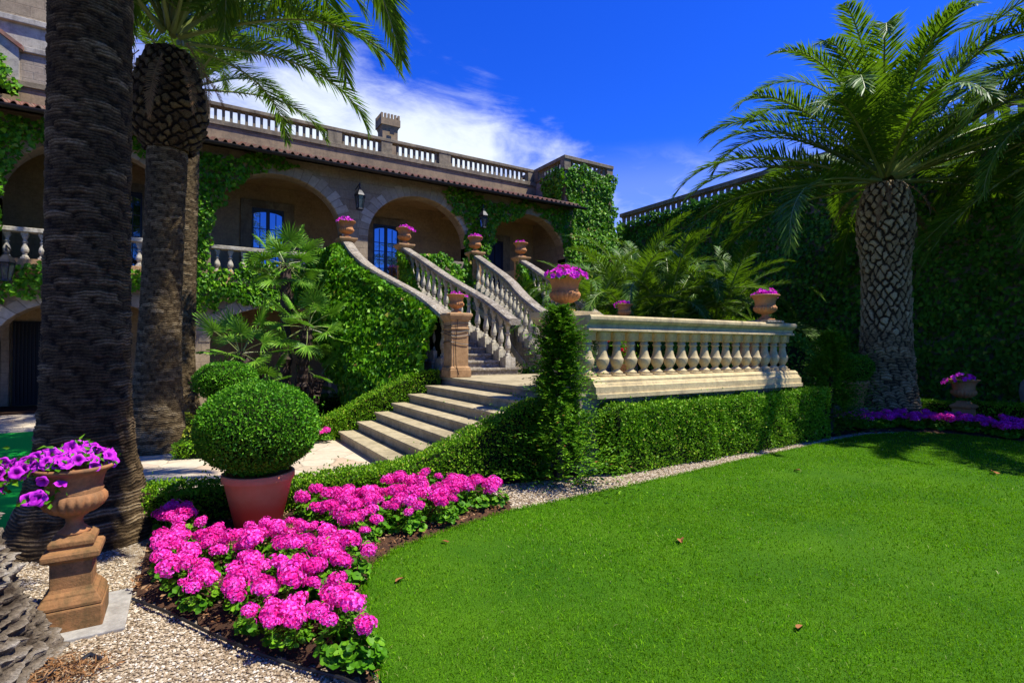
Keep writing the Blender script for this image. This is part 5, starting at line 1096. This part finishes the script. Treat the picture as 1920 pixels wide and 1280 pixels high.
# fan palms
def fan_mesh(seed):
    r = np.random.default_rng(seed); b = MB(); pet = r.uniform(.5, .7); dr = r.uniform(.15, .45)
    q = np.linspace(0, 1, 8); pp = np.c_[q * pet, q * 0, -.10 * q ** 2]; b.tube(pp, .011 - .004 * q, 5, 1)
    hub = pp[-1]; n = 32; a = np.linspace(-2.0, 2.0, n) + r.normal(0, .03, n); l = (.50 - .05 * abs(a)) * r.uniform(.88, 1.06, n)
    D = np.c_[np.cos(a), np.sin(a), np.full(n, .10)]; Wd = np.c_[-np.sin(a), np.cos(a), np.zeros(n)] * .016
    for j in range(n):
        z = .02 * (1 if j % 2 else -1)
        for (u0, u1, w0, w1, g0, g1) in ((0, .45, .25, 1, 0, .05), (.45, .75, 1, .55, .05, .14), (.75, 1., .55, .04, .14, .30)):
            V = [hub + D[j] * l[j] * u + Wd[j] * w_ * s_ + [0, 0, (z if s_ < 0 else 0) * u - dr * g * l[j] * 1.6] for u, w_, g in ((u0, w0, g0), (u1, w1, g1)) for s_ in (-1, 1)]; b.add(V, [(0, 1, 3, 2)])
    return b.mesh('fan_leaf', [M['fan'], M['rachis']])
FAN = [fan_mesh(400 + k) for k in range(6)]
def fan_crown(t, x, y, z, n, s, seed, lo=-.55):
    r = np.random.default_rng(seed); ga = PI * (3 - 5 ** .5)
    for k in range(n):
        q = (k + .5) / n; el_ = np.interp(q, [0, .35, 1], [1.35, .65, lo]) + r.normal(0, .1); a = k * ga
        o = link('fan_leaf', FAN[int(r.integers(6))], t, (x + .05 * math.cos(a), y + .05 * math.sin(a), z + .12 * (1 - q)), (r.normal() * .35, -el_, a), s * r.uniform(.85, 1.12))
def fan_palm(stems, label):
    t = thing('fan_palm', label, 'palm tree', (stems[0][0], stems[0][1], 0), 'fan palms in front of the arcade')
    for k, (x, y, x1, y1, h, n, s) in enumerate(stems):
        zz = np.linspace(0, h, 24); w_ = np.random.default_rng(k + 3); P = np.c_[x + (x1 - x) * (zz / h) ** 1.3, y + (y1 - y) * (zz / h) ** 1.3, zz]
        b = MB(); b.tube(P, .10 + .022 * (np.arange(24) % 2) + .01 * w_.normal(size=24), 10)
        D = []; 
        for i in range(70):
            u = w_.random() ** .7; c = np.array([np.interp(u, zz / h, P[:, q]) for q in range(3)]); a = w_.random() * 6.3; e = np.array([math.cos(a), math.sin(a), 0]); b.tube([c + e * .09, c + e * .16 + [0, 0, .08], c + e * .17 + [0, 0, .17]], [.02, .014, .004], 4)
        b.build('trunk', M['wood'], t); fan_crown(t, x1, y1, h, n, s, 500 + k + int(x * 10), -.7)
fan_palm([(1.95, 13.0, 1.93, 13.0, 3.45, 22, .86)], 'tall fan palm whose round head reaches the loggia balustrade')
fan_palm([(2.15, 12.4, 2.25, 12.2, 2.0, 17, .88), (2.3, 12.3, 2.5, 12.2, .9, 4, .55)], 'middle fan palm with a sunlit head below the tall one')
fan_palm([(1.5, 12.3, .95, 12.0, 1.45, 15, .85), (1.7, 12.1, 1.35, 11.9, .85, 7, .65)], 'lowest fan palm leaning left above the box balls')

# ------------------------------------------------------------------ small things on the ground
b = MB(); b.add([(-2.55, 6.2, .006), (-1.25, 6.2, .006), (-1.9, 10.0, .006), (-2.3, 13.4, .006), (-3.5, 13.4, .006), (-3.2, 10, .006)], [(0, 1, 2, 3, 4, 5)])
b.add([(-2.55, 6.2, -.004), (-1.25, 6.2, -.004), (-1.25, 6.2, .006), (-2.55, 6.2, .006)], [(0, 1, 2, 3)])
tag(b.build('green_matting', M['carpet']), 'strip of bright green matting laid on the paving at the left', 'carpet')
def dead_leaf(x, y, s, a, label):
    r = np.random.default_rng(int(abs(x * 100))); b = MB(); n = 10; V = [(0, 0, .01)]
    for j in range(n): q = 2 * PI * j / n; V.append((s * math.cos(q) * (1 + .2 * r.normal()), s * .55 * math.sin(q) * (1 + .25 * r.normal()), .006 + .3 * s * abs(math.sin(q)) + .1 * s * r.random()))
    b.add(V, [(0, j + 1, (j + 1) % n + 1) for j in range(n)]); o = b.build('fallen_leaf', M['leaf_dead']); o.location = (x, y, .022); o.rotation_euler = (r.normal() * .2, r.normal() * .2, a); tag(o, label, 'leaf')
for x, y, s, a, lb in ((1.28, 3.55, .038, .3, 'pale curled fallen leaf on the lawn just beside the flower bed'), (3.55, 3.05, .05, .8, 'brown fallen leaf alone in the middle of the lawn'), (3.05, 1.75, .04, .2, 'dark fallen leaf in the nearest part of the lawn'), (6.9, 4.0, .05, 1.5, 'small fallen leaf on the lawn below the hedge'), (9.0, 2.6, .07, .6, 'rusty fallen leaf on the lawn near the palm shadow'), (1.85, 4.05, .035, 2., 'small fallen leaf on the lawn near the far end of the flower bed')):
    dead_leaf(x, y, s, a, lb)
b = MB(); b.tube([(-.28, 4.2, .02), (-.06, 3.82, .03), (.13, 3.47, .02), (.29, 3.18, .028), (.49, 2.89, .02), (.66, 2.66, .03), (.78, 2.45, .02), (.86, 2.25, .02)], .009, 6)
tag(b.build('drip_hose', M['hose']), 'thin black drip hose along the gravel edge of the flower bed', 'hose')
b = MB(); b.tube([(-.62, 3.36, .01), (-.55, 3.42, .045), (-.47, 3.47, .03), (-.41, 3.5, .05), (-.36, 3.47, .02)], .011, 6); tag(b.build('hose_end', M['hose']), 'short loop of black hose end at the foot of the shaggy palm', 'hose')
br_ = np.random.default_rng(61); b = MB(); n = 800; q = br_.normal(0, 1, (n, 2)) * [.11, .07] + [-.50, 3.44]; P = np.c_[q, .01 + .045 * np.exp(-((q - [-.55, 3.46]) ** 2).sum(1) / .012) * br_.random(n) + .03 * br_.random(n)]; l = br_.uniform(.02, .06, n)
kites(b, P, br_.normal(0, 1, (n, 3)) * [1, 1, .5], rdir(n, br_), l, l * .16); tag(b.build('root_litter', M['moss']), 'rusty fibrous root litter beside the shaggy palm foot', 'litter', kind='stuff')
